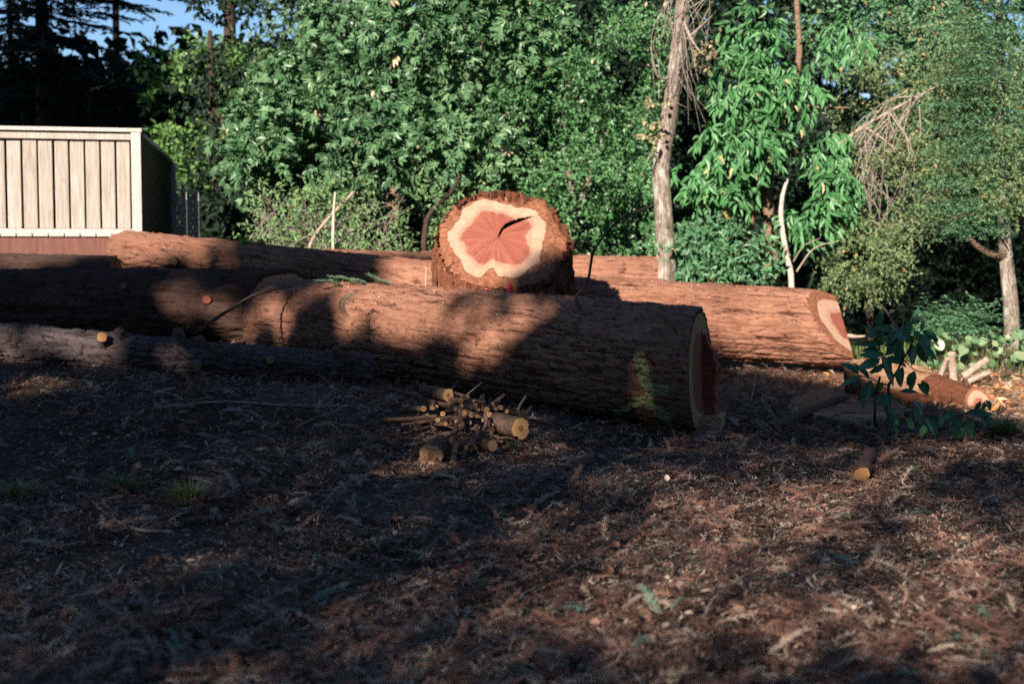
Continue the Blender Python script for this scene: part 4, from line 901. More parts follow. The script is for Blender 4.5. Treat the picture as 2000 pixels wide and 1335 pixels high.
def gstick(label, pix, r, mat=M_TWIG, name='fallen_stick', cat='stick', cuts=(False, False), lift=0.0, end=None):
    pts = []
    for q in pix:
        p = G(q[0], q[1]); p[2] += r * .8 + lift + (q[2] if len(q) > 2 else 0) + .008; pts.append(p)
    return stick(name, label, cat, pts, [r, r * .75], mat, cuts, None, 16, 7, end, .18, len(label))
gstick('dark stick with a stripped pale tip lying in front of the heap', [(770, 925), (850, 937), (900, 948)], .012, M_TWIG, cuts=(False, True))
gstick('pale stripped stick end lying just in front of the thick cut branch', [(858, 938), (890, 944)], .0125, M_SPLINT_PALE, lift=.006)
gstick('long thin grey stick lying along the small grey log', [(300, 802), (430, 790), (560, 797), (680, 799), (765, 808)], .009, M_TWIG_PALE)
gstick('bluish twig in front of the small grey log end', [(716, 892), (735, 910), (762, 936)], .010, M_TWIG)
gstick('dark stick right of the heap pointing to the main log end', [(1048, 948), (1110, 925), (1165, 903)], .009)
gstick('dark short stick behind the thick cut branch', [(885, 920), (915, 918), (950, 911)], .016)
gstick('curved thin twig in the left foreground', [(180, 986), (225, 1022), (270, 1040), (335, 1044)], .007, M_TWIG_PALE)
gstick('forked grey stick in the lower left foreground', [(200, 1190), (250, 1222), (285, 1255), (310, 1300)], .011, M_TWIG_PALE)
gstick('pale straight twig in the bottom foreground left of centre', [(510, 1262), (570, 1250), (675, 1243)], .007, M_TWIG_PALE)
gstick('long thin twig across the lit patch at right of centre', [(1278, 1000), (1400, 1020), (1480, 1030), (1540, 1024)], .008)
gstick('curved dark twig right of the long thin twig', [(1336, 1095), (1316, 1130), (1322, 1180)], .007)
gstick('dark stick in the lower right foreground', [(1815, 1185), (1880, 1225), (1960, 1262)], .009)
gstick('thin dark stick in the bottom right of the foreground', [(1600, 1215), (1690, 1242), (1760, 1268)], .009)
gstick('pale bone-like stick at the bottom edge', [(684, 1316), (720, 1330)], .012, M_TWIG_PALE)
gstick('bluish crooked twig in the bottom centre foreground', [(860, 1130), (890, 1155), (925, 1180)], .009)
gstick('curved thin twig in the bottom centre left foreground', [(605, 1155), (650, 1185), (720, 1190), (790, 1190)], .007)
gstick('thin twig right of the small log stub', [(1822, 915), (1836, 945), (1843, 968)], .008)
gstick('thin twig left of the small log stub', [(1620, 922), (1650, 930), (1680, 934)], .007, M_TWIG_PALE)
gstick('dark twig below the leafy sapling', [(1490, 850), (1540, 880), (1575, 890)], .012)
gstick('dark thick stick lying below the wood slab', [(1600, 825), (1660, 840), (1700, 852)], .025)
gstick('twig lying among the litter left of the small log stub', [(1480, 885), (1500, 910), (1505, 945)], .007)
gstick('thin twig in front of the main log cut end', [(1440, 720, .02), (1475, 735, .05), (1465, 800)], .006, M_TWIG_PALE)
o = gstick('round stick propped up in front of the wood slab', [(1505, 848), (1580, 822, .03), (1652, 800, .06)], .034, M_STICK, 'propped_stick', cuts=(False, True))
o = gstick('short branch stub with a bright yellow cut end on the litter', [(1683, 942), (1697, 905, .02)], .04, M_STICK, 'branch_stub', cuts=(True, False), cat='branch', end=M_YELLOW)
gstick('dark root-like twig from the thick cut branch', [(770, 805, .02), (740, 780), (700, 760)], .012)
# twigs on the logs
bare('arching_twig', 'dark arching twig rising from the main log beside the stump', [P(1168, 632, 9.05), P(1140, 610, 9.15), P(1125, 590, 9.3), P(1128, 574, 9.4), P(1147, 550, 9.45), P(1155, 510, 9.45), P(1160, 488, 9.45), P(1185, 455, 9.45), P(1215, 425, 9.45), P(1250, 412, 9.45), P(1275, 403, 9.45)], [.007, .0085, .0085, .008, .006, .003], M_TWIG, 'twig')
bare('slanting_twig', 'thin dark twig slanting up from the small grey log to the main log', [P(388, 645, 9.8), P(440, 610, 10.0), P(500, 575, 10.4), P(570, 558, 10.75)], [.014, .008], M_TWIG, 'twig')
bare('upright_stick', 'short upright stick standing left of the stump', [P(832, 575, 10.55), P(832, 545, 10.55), P(833, 521, 10.55)], [.008, .008], M_TWIG_PALE, 'stick')
bare('broken_twig', 'short bare twig sticking out beside the right log end', [P(1655, 655, 12.4), P(1672, 657, 12.4), P(1690, 656, 12.4)], [.02, .008], M_TWIG_PALE, 'twig')

def sprig(label, pts, n, mat=M_SPRIG, ln=.03, seed=0, name='redwood_sprig'):
    pts = smooth_path(np.asarray(pts), 24); p0 = pts[0].copy(); r = np.random.default_rng(seed); a = Acc()
    V, Q, _, _ = tube(pts, [.003, .0015], 5); a.add(V, Q, {'rnd': 1.0})
    t = np.linspace(.05, 1, n); idx = (t * 23).astype(int); pos = pts[idx]; ax = nrm(np.gradient(pts, axis=0))[idx]; up = nrm(np.array([0, -.5, .8]) + r.normal(size=(n, 3)) * .2); sd = nrm(np.cross(up, ax)) * np.where(np.arange(n) % 2, 1, -1)[:, None]
    V, F, kt = place_leaves(pos, ax * .75 + sd * .8, up, ln * (1.1 - .5 * t), .16, LEAF4); a.add(V, F, {'rnd': np.repeat(r.random(n) * .8, kt)})
    o = a.build(name, mat, None, False, p0); o.location = p0; tag(o, label, 'sprig'); return o
zt = lambda px, py, d, up=.0: P(px, py, d) + np.array([0, 0, up])
sprig('green needle sprig hanging over the main log where sun meets shade', [P(695, 572, 9.95), P(672, 585, 9.85), P(668, 600, 9.8), P(676, 618, 9.72)], 60, ln=.045, seed=1)
sprig('pale green sprig standing up on the main log left of the stump', [P(770, 556, 10.6), P(745, 548, 10.5), P(718, 534, 10.5)], 60, ln=.05, seed=2)
for k, (x0, y0, x1, y1, lb) in enumerate(((700, 552, 640, 540, 'dark green sprig lying on top of the main log'), (670, 556, 615, 548, 'leftmost dark green sprig on top of the main log'), (720, 558, 690, 546, 'short dark green sprig beside the pale sprig on the main log'), (245, 518, 222, 508, 'small pale green sprig at the frayed end of the thin log'))):
    dd = 10.65 if x0 > 400 else 12.3; sprig(lb, [P(x0, y0, dd), P((x0 + x1) / 2, (y0 + y1) / 2 - 3, dd - .05), P(x1, y1, dd - .1)], 50, ln=.05, seed=3 + k)
sprig('drooping dead needle sprig hanging from the arching twig', [P(1228, 424, 9.45), P(1230, 455, 9.45), P(1232, 480, 9.45), P(1248, 502, 9.45)], 70, ln=.028, seed=9, mat=M_LITTER)
sprig('dark needle tip at the end of the arching twig', [P(1235, 416, 9.45), P(1255, 408, 9.45), P(1278, 400, 9.45)], 40, ln=.035, seed=10, mat=M_L_DARK)
sprig('thin dry spray lying on the main log beside the arching twig', [P(1150, 592, 9.2), P(1180, 584, 9.2), P(1215, 592, 9.15)], 50, ln=.025, seed=12, mat=M_DRY)
for k, (x, y, lb) in enumerate(((500, 748, 'green fern-like sprig in front of the small grey log'), (1085, 895, 'fallen sprig right of the heap with greyish needles'), (1780, 925, 'bluish green sprig on the litter below the sapling'), (885, 742, 'thin green sprig above the heap'), (1010, 875, 'small green sprig under the ringed branch end'), (1490, 1075, 'greyish sprig on the litter in the right foreground'), (1120, 925, 'larger dry sprig on the lit litter right of the heap'))):
    p = G(x, y + 10); sprig(lb, [p + [0, 0, .01], p + [-.03, -.03, .05], p + [-.10 + .2 * rr.random(), -.08, .07]], 50, ln=.04, seed=30 + k, mat=M_SPRIG if k not in (1, 5, 6) else M_LITTER)

# ------------------------------------------------------------------ slabs and cut wood at right
def slab(label, pix, th, topm, sidem, name='wood_slab', seed=0, tilt=0.0):
    pts = np.array([G(x, y) for x, y in pix]); c = pts.mean(0); n = 60; ang_ = np.linspace(0, 1, n, endpoint=False)
    cl = np.vstack([pts, pts[:1]]); out = np.array([[np.interp(t_ * len(pts), np.arange(len(pts) + 1), cl[:, q]) for q in range(3)] for t_ in ang_])
    for q in range(3): out[:, q] = (np.roll(out[:, q], 1) + 2 * out[:, q] + np.roll(out[:, q], -1)) / 4
    r = np.random.default_rng(seed); jit = 1 + .06 * fbm(np.cos(ang_ * 6.28) * 4, np.sin(ang_ * 6.28) * 4, 0, 3, seed); out[:, :2] = c[:2] + (out[:, :2] - c[:2]) * jit[:, None]
    rings = []
    for (s, z) in ((1.05, -.03), (1.03, th * .3), (1.0, th * .75), (.96, th * .98)):
        R_ = out.copy(); R_[:, :2] = c[:2] + (out[:, :2] - c[:2]) * s; R_[:, 2] = c[2] + z + .25 * th * fbm(R_[:, 0] * 12, R_[:, 1] * 12, z * 20, 3, seed) + tilt * (R_[:, 1] - c[1]); R_[:, :2] += .012 * (r.random((n, 2)) - .5); rings.append(R_)
    tops = []
    for s in (.965, .75, .5, .25, .02):
        R_ = out.copy(); R_[:, :2] = c[:2] + (out[:, :2] - c[:2]) * s; R_[:, 2] = c[2] + th + .02 * fbm(R_[:, 0] * 8, R_[:, 1] * 8, 0, 3, seed + 1) + tilt * (R_[:, 1] - c[1]); tops.append(R_)
    def grid(rs): 
        m = len(rs); i_ = np.arange(m - 1)[:, None] * n; j_ = np.arange(n)[None]; k_ = (j_ + 1) % n
        return np.concatenate(rs), np.stack([i_ + j_, i_ + k_, i_ + n + k_, i_ + n + j_], -1).reshape(-1, 4)
    root = empty(name, tuple(c)); tag(root, label, 'wood slab')
    V_, Q_ = grid(rings); mk('bark_edge', V_ - c, [Q_], sidem, root, False, {'h': r.random(len(V_)), 'cr': r.random(len(V_)), 'moss': np.zeros(len(V_)), 'rho': np.ones(len(V_))})
    V_, Q_ = grid(tops); mk('sawn_top', V_ - c, [Q_], topm, root, False, {'rho': np.repeat([.96, .75, .5, .25, 0], n), 'h': np.ones(len(V_)) * .6, 'cr': np.ones(len(V_)) * .4, 'moss': np.zeros(len(V_))})
M_SLABTOP = wood_mat('weathered_slab_top', (.33, .15, .09), (.22, .09, .055), 6, .6)
slab('flat sawn wood slab lying in shade behind the propped stick', [(1540, 800), (1580, 775), (1660, 768), (1750, 790), (1765, 815), (1700, 828), (1610, 825), (1555, 818)], .065, M_SLABTOP, M_SPLINT_PALE, seed=3)
cz_ = G(1790, 795); cz_[1] += .34; cz_[2] = float(gz(cz_[0], cz_[1]))
make_log('low_stump', 'low wide stump with a sunlit sawdusted top behind the laurel sprout', 'stump', cz_ - [0, 0, .1], cz_ + [-.05, .05, .21], .43, .36, 160, 40, .06, .3, .07, 63, M_BARK_FRESH, cut1=[((.08, -.26, 1), 0, True)], faces=('end', 'split'), heart=(.35, .7), lobes=.25, face_mats=(M_SAWTOP, M_SAWTOP, M_SAWTOP))
q1 = G(1912, 800); q1[2] += .04; q0 = q1 + np.array([-.22, .42, .05])
make_log('short_log', 'short log with a round pale end and pink core at the right edge', 'log', q0, q1, .125, .12, 90, 80, .04, .12, .014, 61, M_BARK_FRESH, cut1=[((.35, -.9, .25), 0, True)], faces=('end', 'split'), heart=(.40, .80), lobes=.12)
for k, (x0, y0, x1, y1, r_, lb) in enumerate(((1862, 745, 1858, 690, .035, 'upright sunlit branch stub behind the low stump'), (1835, 735, 1850, 700, .022, 'thin sunlit branch stub left of the upright stub'), (1880, 735, 1930, 700, .03, 'pale cut branch leaning right behind the short log'), (1890, 745, 1935, 725, .026, 'lower pale cut branch behind the short log'))):
    stick('cut_branch', lb, 'branch', [P(x0, y0, 11.6), P((x0 + x1) / 2, (y0 + y1) / 2, 11.6), P(x1, y1, 11.55)], [r_, r_ * .9], M_TWIG_PALE, (False, True), None, 8, 9, M_SAP, .15, k)

# ------------------------------------------------------------------ leafy laurel sapling
def sapling():
    b = G(1735, 850); D0 = 8.5
    def Zp(x, y, d=D0): return P(1620 + x / 4.45, 580 + y / 4.45, d)
    root = empty('laurel_sapling', tuple(b)); tag(root, 'leafy dark green laurel sprout with a broken pale tip in front of the right log', 'sapling')
    limbs(root, b, [([b - [0, 0, .03], Zp(510, 1000), Zp(515, 850), Zp(520, 760), Zp(590, 640, 8.55), Zp(640, 540), Zp(700, 440), Zp(740, 330)], [.011, .011, .01, .009, .008, .006, .005, .003]),
                    ([Zp(520, 770), Zp(430, 740), Zp(350, 700), Zp(245, 680)], [.005, .003]), ([Zp(640, 540), Zp(750, 635), Zp(890, 660)], [.004, .002]), ([Zp(560, 690), Zp(500, 560), Zp(440, 470), Zp(415, 290)], [.005, .003]),
                    ([b + [.08, 0, 0], Zp(850, 1200, 8.35), Zp(1000, 1090, 8.35), Zp(1110, 1035, 8.35), Zp(1190, 1010, 8.35)], [.006, .003]), ([b + [.03, 0, .02], Zp(640, 1080, 8.4), Zp(720, 980, 8.4), Zp(725, 890, 8.4)], [.004, .002]), ([Zp(1190, 1010, 8.35), Zp(1290, 960, 8.35), Zp(1360, 900, 8.35)], [.004, .002])], M_TWIG, 'stem', 3, 7)
    limbs(root, b, [([Zp(640, 560, 8.55), Zp(628, 330), Zp(560, 230), Zp(500, 130), Zp(437, 60)], [.006, .008, .008, .007, .006]), ([Zp(625, 330), Zp(640, 250), Zp(648, 185)], [.006, .004])], M_TWIG_PALE, 'broken_tip', 5, 7)
    L = [(410, 265, 465, 100, 60), (570, 280, 415, 280, 45), (415, 310, 305, 340, 50), (470, 400, 435, 300, 55), (620, 290, 460, 410, 70), (600, 350, 480, 420, 60), (445, 455, 280, 460, 50), (440, 495, 272, 500, 60), (440, 560, 235, 605, 75), (450, 510, 560, 700, 80), (510, 520, 690, 600, 70), (620, 420, 470, 500, 60), (630, 390, 550, 480, 60), (735, 240, 750, 145, 35), (790, 300, 838, 155, 50), (805, 290, 955, 370, 60), (785, 330, 880, 430, 60), (760, 390, 855, 585, 75), (790, 420, 945, 540, 55), (720, 400, 715, 600, 60), (700, 380, 640, 280, 55), (730, 330, 790, 300, 45), (640, 470, 560, 560, 50), (250, 670, 155, 565, 60), (350, 700, 225, 570, 55), (265, 690, 150, 745, 50), (245, 690, 235, 800, 55), (365, 715, 300, 925, 75), (300, 830, 260, 920, 40), (440, 740, 450, 820, 55), (500, 640, 570, 780, 60), (470, 590, 355, 660, 50), (500, 845, 400, 880, 40), (490, 900, 410, 945, 50), (515, 840, 505, 1010, 60), (610, 820, 785, 820, 50), (800, 720, 870, 850, 55), (540, 880, 640, 910, 25), (740, 640, 680, 780, 65), (640, 600, 590, 790, 60), (530, 960, 600, 1200, 55), (725, 890, 830, 1030, 60), (820, 1040, 1000, 1240, 90), (1170, 1010, 1445, 995, 60), (1110, 1030, 970, 1040, 60), (1110, 1040, 1090, 1120, 50), (1190, 1040, 1250, 1230, 50), (1200, 1120, 1060, 1240, 80), (1350, 900, 1330, 1010, 40), (1360, 890, 1420, 990, 45), (670, 1060, 720, 1150, 50), (800, 1060, 800, 1120, 45), (500, 960, 550, 1050, 45), (830, 1100, 820, 1220, 70), (560, 1060, 620, 1110, 40), (960, 1040, 1000, 1130, 50), (1040, 1060, 1070, 1130, 45), (1360, 1040, 1350, 1120, 40), (560, 330, 690, 330, 60), (680, 300, 720, 220, 50), (600, 430, 640, 560, 60)]
    r = np.random.default_rng(17); L = L + [(x0 + r.normal() * 22, y0 + r.normal() * 22, x1 + r.normal() * 45, y1 + r.normal() * 45, w * .85) for (x0, y0, x1, y1, w) in L if r.random() < .75]
    T = np.array([[0, 0, 0], [.12, .22, .03], [.32, .47, .07], [.55, .46, .06], [.8, .24, 0], [1, 0, -.06], [.8, -.24, 0], [.55, -.46, .06], [.32, -.47, .07], [.12, -.22, .03], [.32, 0, 0], [.55, 0, -.01], [.8, 0, -.03]], float)
    Fq = [np.array([[1, 10, 11, 3][:0] or [2, 10, 11, 3], [3, 11, 12, 4], [10, 8, 7, 11], [11, 7, 6, 12], [0, 10, 2, 1], [0, 9, 8, 10]]), np.array([[4, 12, 5], [12, 6, 5]])]
    protos = []
    for k in range(5): 
        T2 = T.copy(); T2[:, 2] -= (.05 + .05 * k) * T[:, 0] ** 2; protos.append((T2, k))
    cnt = 0; meshes = {}
    for k, (x0, y0, x1, y1, w) in enumerate(L):
        d = D0 + r.normal() * .07 - (.12 if y0 > 880 else 0); p0 = Zp(x0, y0, d); p1 = Zp(x1, y1, d + r.normal() * .035); ln = np.linalg.norm(p1 - p0); ax = nrm(p1 - p0); wd = w * 1.35 / 4.45 * d / FPX
        up = nrm(np.array([r.normal() * .3, -.75, .5 + .3 * r.normal()])); s = nrm(np.cross(up, ax)); c = np.cross(ax, s)
        kk = k % 5
        if kk in meshes: o = bpy.data.objects.new('leaf', meshes[kk]); COL.objects.link(o); o.parent = root
        else:
            o = mk('leaf', protos[kk][0], Fq, M_L_SAPL, root, True, {'rnd': np.full(len(T), [.2, .45, .6, .75, .88][kk])}); meshes[kk] = o.data
        Mx = np.eye(4); Mx[:3, 0] = ax * ln; Mx[:3, 1] = s * wd; Mx[:3, 2] = c * ln; Mx[:3, 3] = p0 - b; o.matrix_local = Matrix(Mx.tolist())
    bare('upright_stick', 'thin bluish stick standing left of the laurel sprout', [G(1708, 830), Zp(395, 1000, 8.75), Zp(400, 850, 8.75), Zp(440, 690, 8.75)], [.009, .008, .008, .007], M_TWIG, 'stick')
sapling()

# ------------------------------------------------------------------ grass tufts
def tuft(label, px, py, n, h, spread, seed):
    b = G(px, py); r = np.random.default_rng(seed); a = Acc()
    an = r.random(n) * 6.28; rad_ = spread * .35 * r.random(n); base_ = np.stack([np.cos(an) * rad_, np.sin(an) * rad_, np.zeros(n) - .01], -1); out = np.stack([np.cos(an), np.sin(an), np.zeros(n)], -1); hh = h * (.5 + .7 * r.random(n)); sd = np.stack([-np.sin(an), np.cos(an), 0 * an], -1) * .003
    m = base_ + out * (spread * .25 * r.random(n))[:, None]; m[:, 2] += hh * .6; e = base_ + out * (spread * (.4 + .6 * r.random(n)))[:, None]; e[:, 2] += hh * (.55 + .5 * r.random(n))
    V = np.stack([base_ - sd, base_ + sd, m + sd * .8, m - sd * .8, e], 1).reshape(-1, 3); i5 = np.arange(n)[:, None] * 5
    o = mk('grass_tuft', V, [i5 + np.array([[0, 1, 2, 3]]), i5 + np.array([[3, 2, 4]])], M_GRASS, None, False, {'rnd': np.repeat(r.random(n), 5)}); o.location = b; tag(o, label, 'grass tuft')
tuft('larger green grass tuft in the left foreground', 370, 985, 260, .11, .16, 1)
tuft('smaller grass tuft left of the larger green tuft', 235, 962, 200, .10, .16, 2)
tuft('faint grass tuft at the left edge of the foreground', 40, 975, 140, .10, .18, 3)
tuft('sunlit grass tuft at the right edge below the short log', 1960, 850, 260, .12, .22, 4)
tuft('small dark tuft on the litter right of the heap', 1040, 965, 90, .05, .07, 5)

# ------------------------------------------------------------------ litter
def spray_template(nn, seed):
    r = np.random.default_rng(seed); V = []; F = []
    bend = .25 * r.normal()
    def cp(t): return np.array([t, bend * t * t, .06 * math.sin(3 * t)])
    def q(t): 
        c = cp(t); return c
    ts = np.linspace(0, 1, 4)
    for t_ in ts: c = cp(t_); V += [c + [0, .008, 0], c - [0, .008, 0]]
    for k in range(3): F += [[2 * k, 2 * k + 1, 2 * k + 3], [2 * k, 2 * k + 3, 2 * k + 2]]
    for k in range(nn):
        t_ = .06 + .92 * k / nn; sg = 1 if k % 2 else -1; c = cp(t_); ln = (.24 if nn > 14 else .3) * (1 - .55 * t_ ** 2) * (.8 + .4 * r.random()); an = .75 + .3 * r.random()
        d = np.array([math.cos(an), sg * math.sin(an), .25 * r.normal()]) * ln; s = np.array([-d[1], d[0], 0]); s = s / np.linalg.norm(s) * .024
        i0 = len(V); V += [c - s, c + s, c + d]; F.append([i0, i0 + 1, i0 + 2])
    return np.array(V), np.array(F)
def scatter(n, seed, dens):
    r = np.random.default_rng(seed); out = []
    while len(out) < n:
        y = 3.3 + 9.5 * r.random(4 * n) ** 1.35; x = (r.random(4 * n) * 2 - 1) * (y * .385 + .25); w = dens(x, y); k = r.random(4 * n) < w; out += list(np.stack([x[k], y[k]], -1))
    return np.array(out[:n]), r
def bare_soil(x, y): return 1 - .72 * sstep(.50, .62, vnoise(x * .8 + 3, y * .8, 0, 77)) * sstep(.8, -.6, x) - .35 * sstep(.55, .7, vnoise(x * 2.2, y * 2.2, 0, 78))
a = Acc(); tm = [spray_template(q, k) for k, q in enumerate((22, 26, 18, 24))]
pos, r = scatter(15000, 51, bare_soil)
for k, (T, Fk) in enumerate(tm):
    p = pos[k::4]; n = len(p); yaw = r.random(n) * 6.28; ti = r.normal(size=n) * .25; ro = r.normal(size=n) * .35; ln = .06 + .085 * r.random(n)
    d = np.stack([np.cos(yaw) * np.cos(ti), np.sin(yaw) * np.cos(ti), np.sin(ti)], -1); up = nrm(np.stack([r.normal(size=n) * .35, r.normal(size=n) * .35, np.ones(n)], -1)); s = nrm(np.cross(up, d)); c = np.cross(d, s)
    z = gz(p[:, 0], p[:, 1]) + .008 + .022 * r.random(n); b_ = np.stack([p[:, 0], p[:, 1], z], -1)
    V = b_[:, None] + ln[:, None, None] * (T[None, :, 0:1] * d[:, None] + T[None, :, 1:2] * s[:, None] + T[None, :, 2:3] * c[:, None]); tone = np.clip(.28 + .16 * r.normal(size=n), 0, .68); tone = np.where(r.random(n) > .8, .70 + .18 * r.random(n), tone); tone = np.where(r.random(n) > .985, 1.0, tone)
    a.add(V.reshape(-1, 3), (Fk[None] + (np.arange(n) * len(T))[:, None, None]).reshape(-1, 3), {'rnd': np.repeat(tone, len(T))})
r = np.random.default_rng(57)
for k, (T, Fk) in enumerate(tm):
    n = 1100; p = np.stack([.9 + 3.6 * r.random(n), 8.4 + 4.4 * r.random(n)], -1); p = p[~((p[:, 0] > 2.5) & (p[:, 1] > 10.4) & (r.random(n) < .85))]; n = len(p); yaw = r.random(n) * 6.28; ti = r.normal(size=n) * .25; ln = .06 + .085 * r.random(n)
    d = np.stack([np.cos(yaw) * np.cos(ti), np.sin(yaw) * np.cos(ti), np.sin(ti)], -1); up = nrm(np.stack([r.normal(size=n) * .35, r.normal(size=n) * .35, np.ones(n)], -1)); s = nrm(np.cross(up, d)); c = np.cross(d, s)
    b_ = np.stack([p[:, 0], p[:, 1], gz(p[:, 0], p[:, 1]) + .01 + .03 * r.random(n)], -1)
    V = b_[:, None] + ln[:, None, None] * (T[None, :, 0:1] * d[:, None] + T[None, :, 1:2] * s[:, None] + T[None, :, 2:3] * c[:, None]); tone = np.clip(.45 + .25 * r.normal(size=n), 0, .95)
    a.add(V.reshape(-1, 3), (Fk[None] + (np.arange(n) * len(T))[:, None, None]).reshape(-1, 3), {'rnd': np.repeat(tone, len(T))})
lit = a.build('needle_litter', M_LITTER, None); lit['kind'] = 'stuff'; lit['label'] = 'reddish dead redwood needles covering the foreground ground'
a = Acc(); straw_patch = lambda x, y: .35 + .65 * np.maximum(sstep(.45, .65, vnoise(x * 1.3, y * 1.3, 0, 80)), 1.6 * np.exp(-(((x - 1.5) / 1.0) ** 2 + ((y - 6.3) / 1.0) ** 2)))
pos, r = scatter(78000, 52, straw_patch); n = len(pos); yaw = r.random(n) * 6.28; ln = .012 + .045 * r.random(n) ** 2.2; z = gz(pos[:, 0], pos[:, 1]) + .006 + .026 * r.random(n); wd = .0014 + .0022 * r.random(n)
d = np.stack([np.cos(yaw), np.sin(yaw), r.normal(size=n) * .28], -1); s = np.stack([-np.sin(yaw), np.cos(yaw), np.zeros(n)], -1) * wd[:, None]; p0 = np.stack([pos[:, 0], pos[:, 1], z], -1); m = p0 + d * (ln * .5)[:, None] + s * (r.normal(size=n) * 4)[:, None]; e = p0 + d * ln[:, None]
V = np.stack([p0 - s, p0 + s, m + s, m - s, e], 1).reshape(-1, 3); i5 = np.arange(n)[:, None] * 5; tone = np.clip(np.where(r.random(n) < .45, .3 + .2 * r.normal(size=n), .84 + .07 * r.normal(size=n)), 0, .975)
a.add(V, [i5 + np.array([[0, 1, 2, 3]]), i5 + np.array([[3, 2, 4]])], {'rnd': np.repeat(tone, 5)})
pos, r = scatter(2600, 53, lambda x, y: .5 + 0 * x); n = len(pos); b_ = np.stack([pos[:, 0], pos[:, 1], gz(pos[:, 0], pos[:, 1]) + .015 + .02 * r.random(n)], -1)
V, F, kt = place_leaves(b_, nrm(r.normal(size=(n, 3)) * [1, 1, .25]), nrm(r.normal(size=(n, 3)) * .5 + [0, 0, 1]), .012 + .035 * r.random(n) ** 2, .25 + .5 * r.random(n), LEAF6); a.add(V, F, {'rnd': np.repeat(np.clip(.3 + .67 * r.random(n) ** 1.3, 0, .97), kt)})
st = a.build('straw_litter', M_LITTER, None); st['kind'] = 'stuff'; st['label'] = 'dry straw, chips and leaf scraps strewn on the ground'
# sunlit grass and wood chips behind at right
a = Acc(); n = 5200; r = np.random.default_rng(54); x = 3.0 + 3.6 * r.random(n); y = 9.6 + 6 * r.random(n); k = vnoise(x * 1.5, y * 1.5, 0, 5) + .35 * (x - 4) + .25 * (y - 13) > .35; x, y = x[k], y[k]; n = len(x); z = gz(x, y); an = r.random(n) * 6.28; h = .03 + .09 * r.random(n); o_ = np.stack([np.cos(an), np.sin(an), 0 * an], -1); s = np.stack([-np.sin(an), np.cos(an), 0 * an], -1) * .003; b_ = np.stack([x, y, z], -1); m = b_ + o_ * .02 + np.array([0, 0, 1]) * (h * .7)[:, None]; e = b_ + o_ * .06 * r.random(n)[:, None] + np.array([0, 0, 1]) * h[:, None]
i5 = np.arange(n)[:, None] * 5; a.add(np.stack([b_ - s, b_ + s, m + s, m - s, e], 1).reshape(-1, 3), [i5 + np.array([[0, 1, 2, 3]]), i5 + np.array([[3, 2, 4]])], {'rnd': np.repeat(r.random(n) * .8, 5)})
gr = a.build('grass', M_GRASS, None); gr['kind'] = 'stuff'; gr['label'] = 'short sunlit grass at the forest edge on the right'
a = Acc(); r = np.random.default_rng(55); n = 5200; x = np.concatenate([r.normal(size=n // 2) * .65 + 3.2, r.normal(size=n - n // 2) * .9 + 2.2]); y = np.concatenate([r.normal(size=n // 2) * .55 + 10.9, r.normal(size=n - n // 2) * .35 + 11.6]); b_ = np.stack([x, y, gz(x, y) + .005 + .012 * r.random(n)], -1)
V, F, kt = place_leaves(b_, nrm(r.normal(size=(n, 3)) * [1, 1, .3]), nrm(r.normal(size=(n, 3)) * .5 + [0, 0, 1]), .008 + .03 * r.random(n) ** 2, .3 + .4 * r.random(n), LEAF4); a.add(V, F, {'rnd': np.repeat(r.random(n), kt)})
n = 700; x = 2.3 + 2.2 * r.random(n); y = 9.6 + 2.6 * r.random(n); b_ = np.stack([x, y, gz(x, y) + .01 + .04 * r.random(n)], -1)
V, F, kt = place_leaves(b_, nrm(r.normal(size=(n, 3)) * [1, 1, .4]), nrm(r.normal(size=(n, 3)) * .6 + [0, 0, 1]), .03 + .08 * r.random(n) ** 2, .2 + .4 * r.random(n), LEAF6); a.add(V, F, {'rnd': np.repeat(r.random(n) ** 1.5, kt)})
# sawdust and chips lying on the tops of logs and stump
for W, n, lo, hi, sz in ((WA, 900, .12, 1, .011), (WB, 420, .2, 1, .013), (WST, 500, 0, 1, .012), (WF, 60, 0, 1, .012)):
    nx2, nu2 = W.shape[:2]; du = np.roll(W, -1, 1) - np.roll(W, 1, 1); dx = np.gradient(W, axis=0); nn = nrm(np.cross(dx, du)); c = W.mean(1, keepdims=True); nn = nn * np.sign((nn * (W - c)).sum(-1, keepdims=True)); 
    ok = np.argwhere((nn[..., 2] > (.35 if W is not WST else -.4)) & (nn[..., 1] < .5)); ok = ok[(ok[:, 0] > lo * nx2) & (ok[:, 0] < hi * nx2)]
    pr = vnoise(ok[:, 0] * .06, ok[:, 1] * .05, 0, 91) ** 3; sel = ok[r.choice(len(ok), n, p=pr / pr.sum())]; p = W[sel[:, 0], sel[:, 1]] + nn[sel[:, 0], sel[:, 1]] * .004; up = nn[sel[:, 0], sel[:, 1]]
    V, F, kt = place_leaves(p, nrm(np.cross(up, r.normal(size=(n, 3)))), nrm(up + r.normal(size=(n, 3)) * .4), sz * (.4 + 1.2 * r.random(n) ** 2), .5, LEAF4); a.add(V, F, {'rnd': np.repeat(.4 + .6 * r.random(n), kt)})
ch = a.build('wood_chips', M_CHIP, None); ch['kind'] = 'stuff'; ch['label'] = 'pale sawdust chips on the logs and the ground by the cut wood'

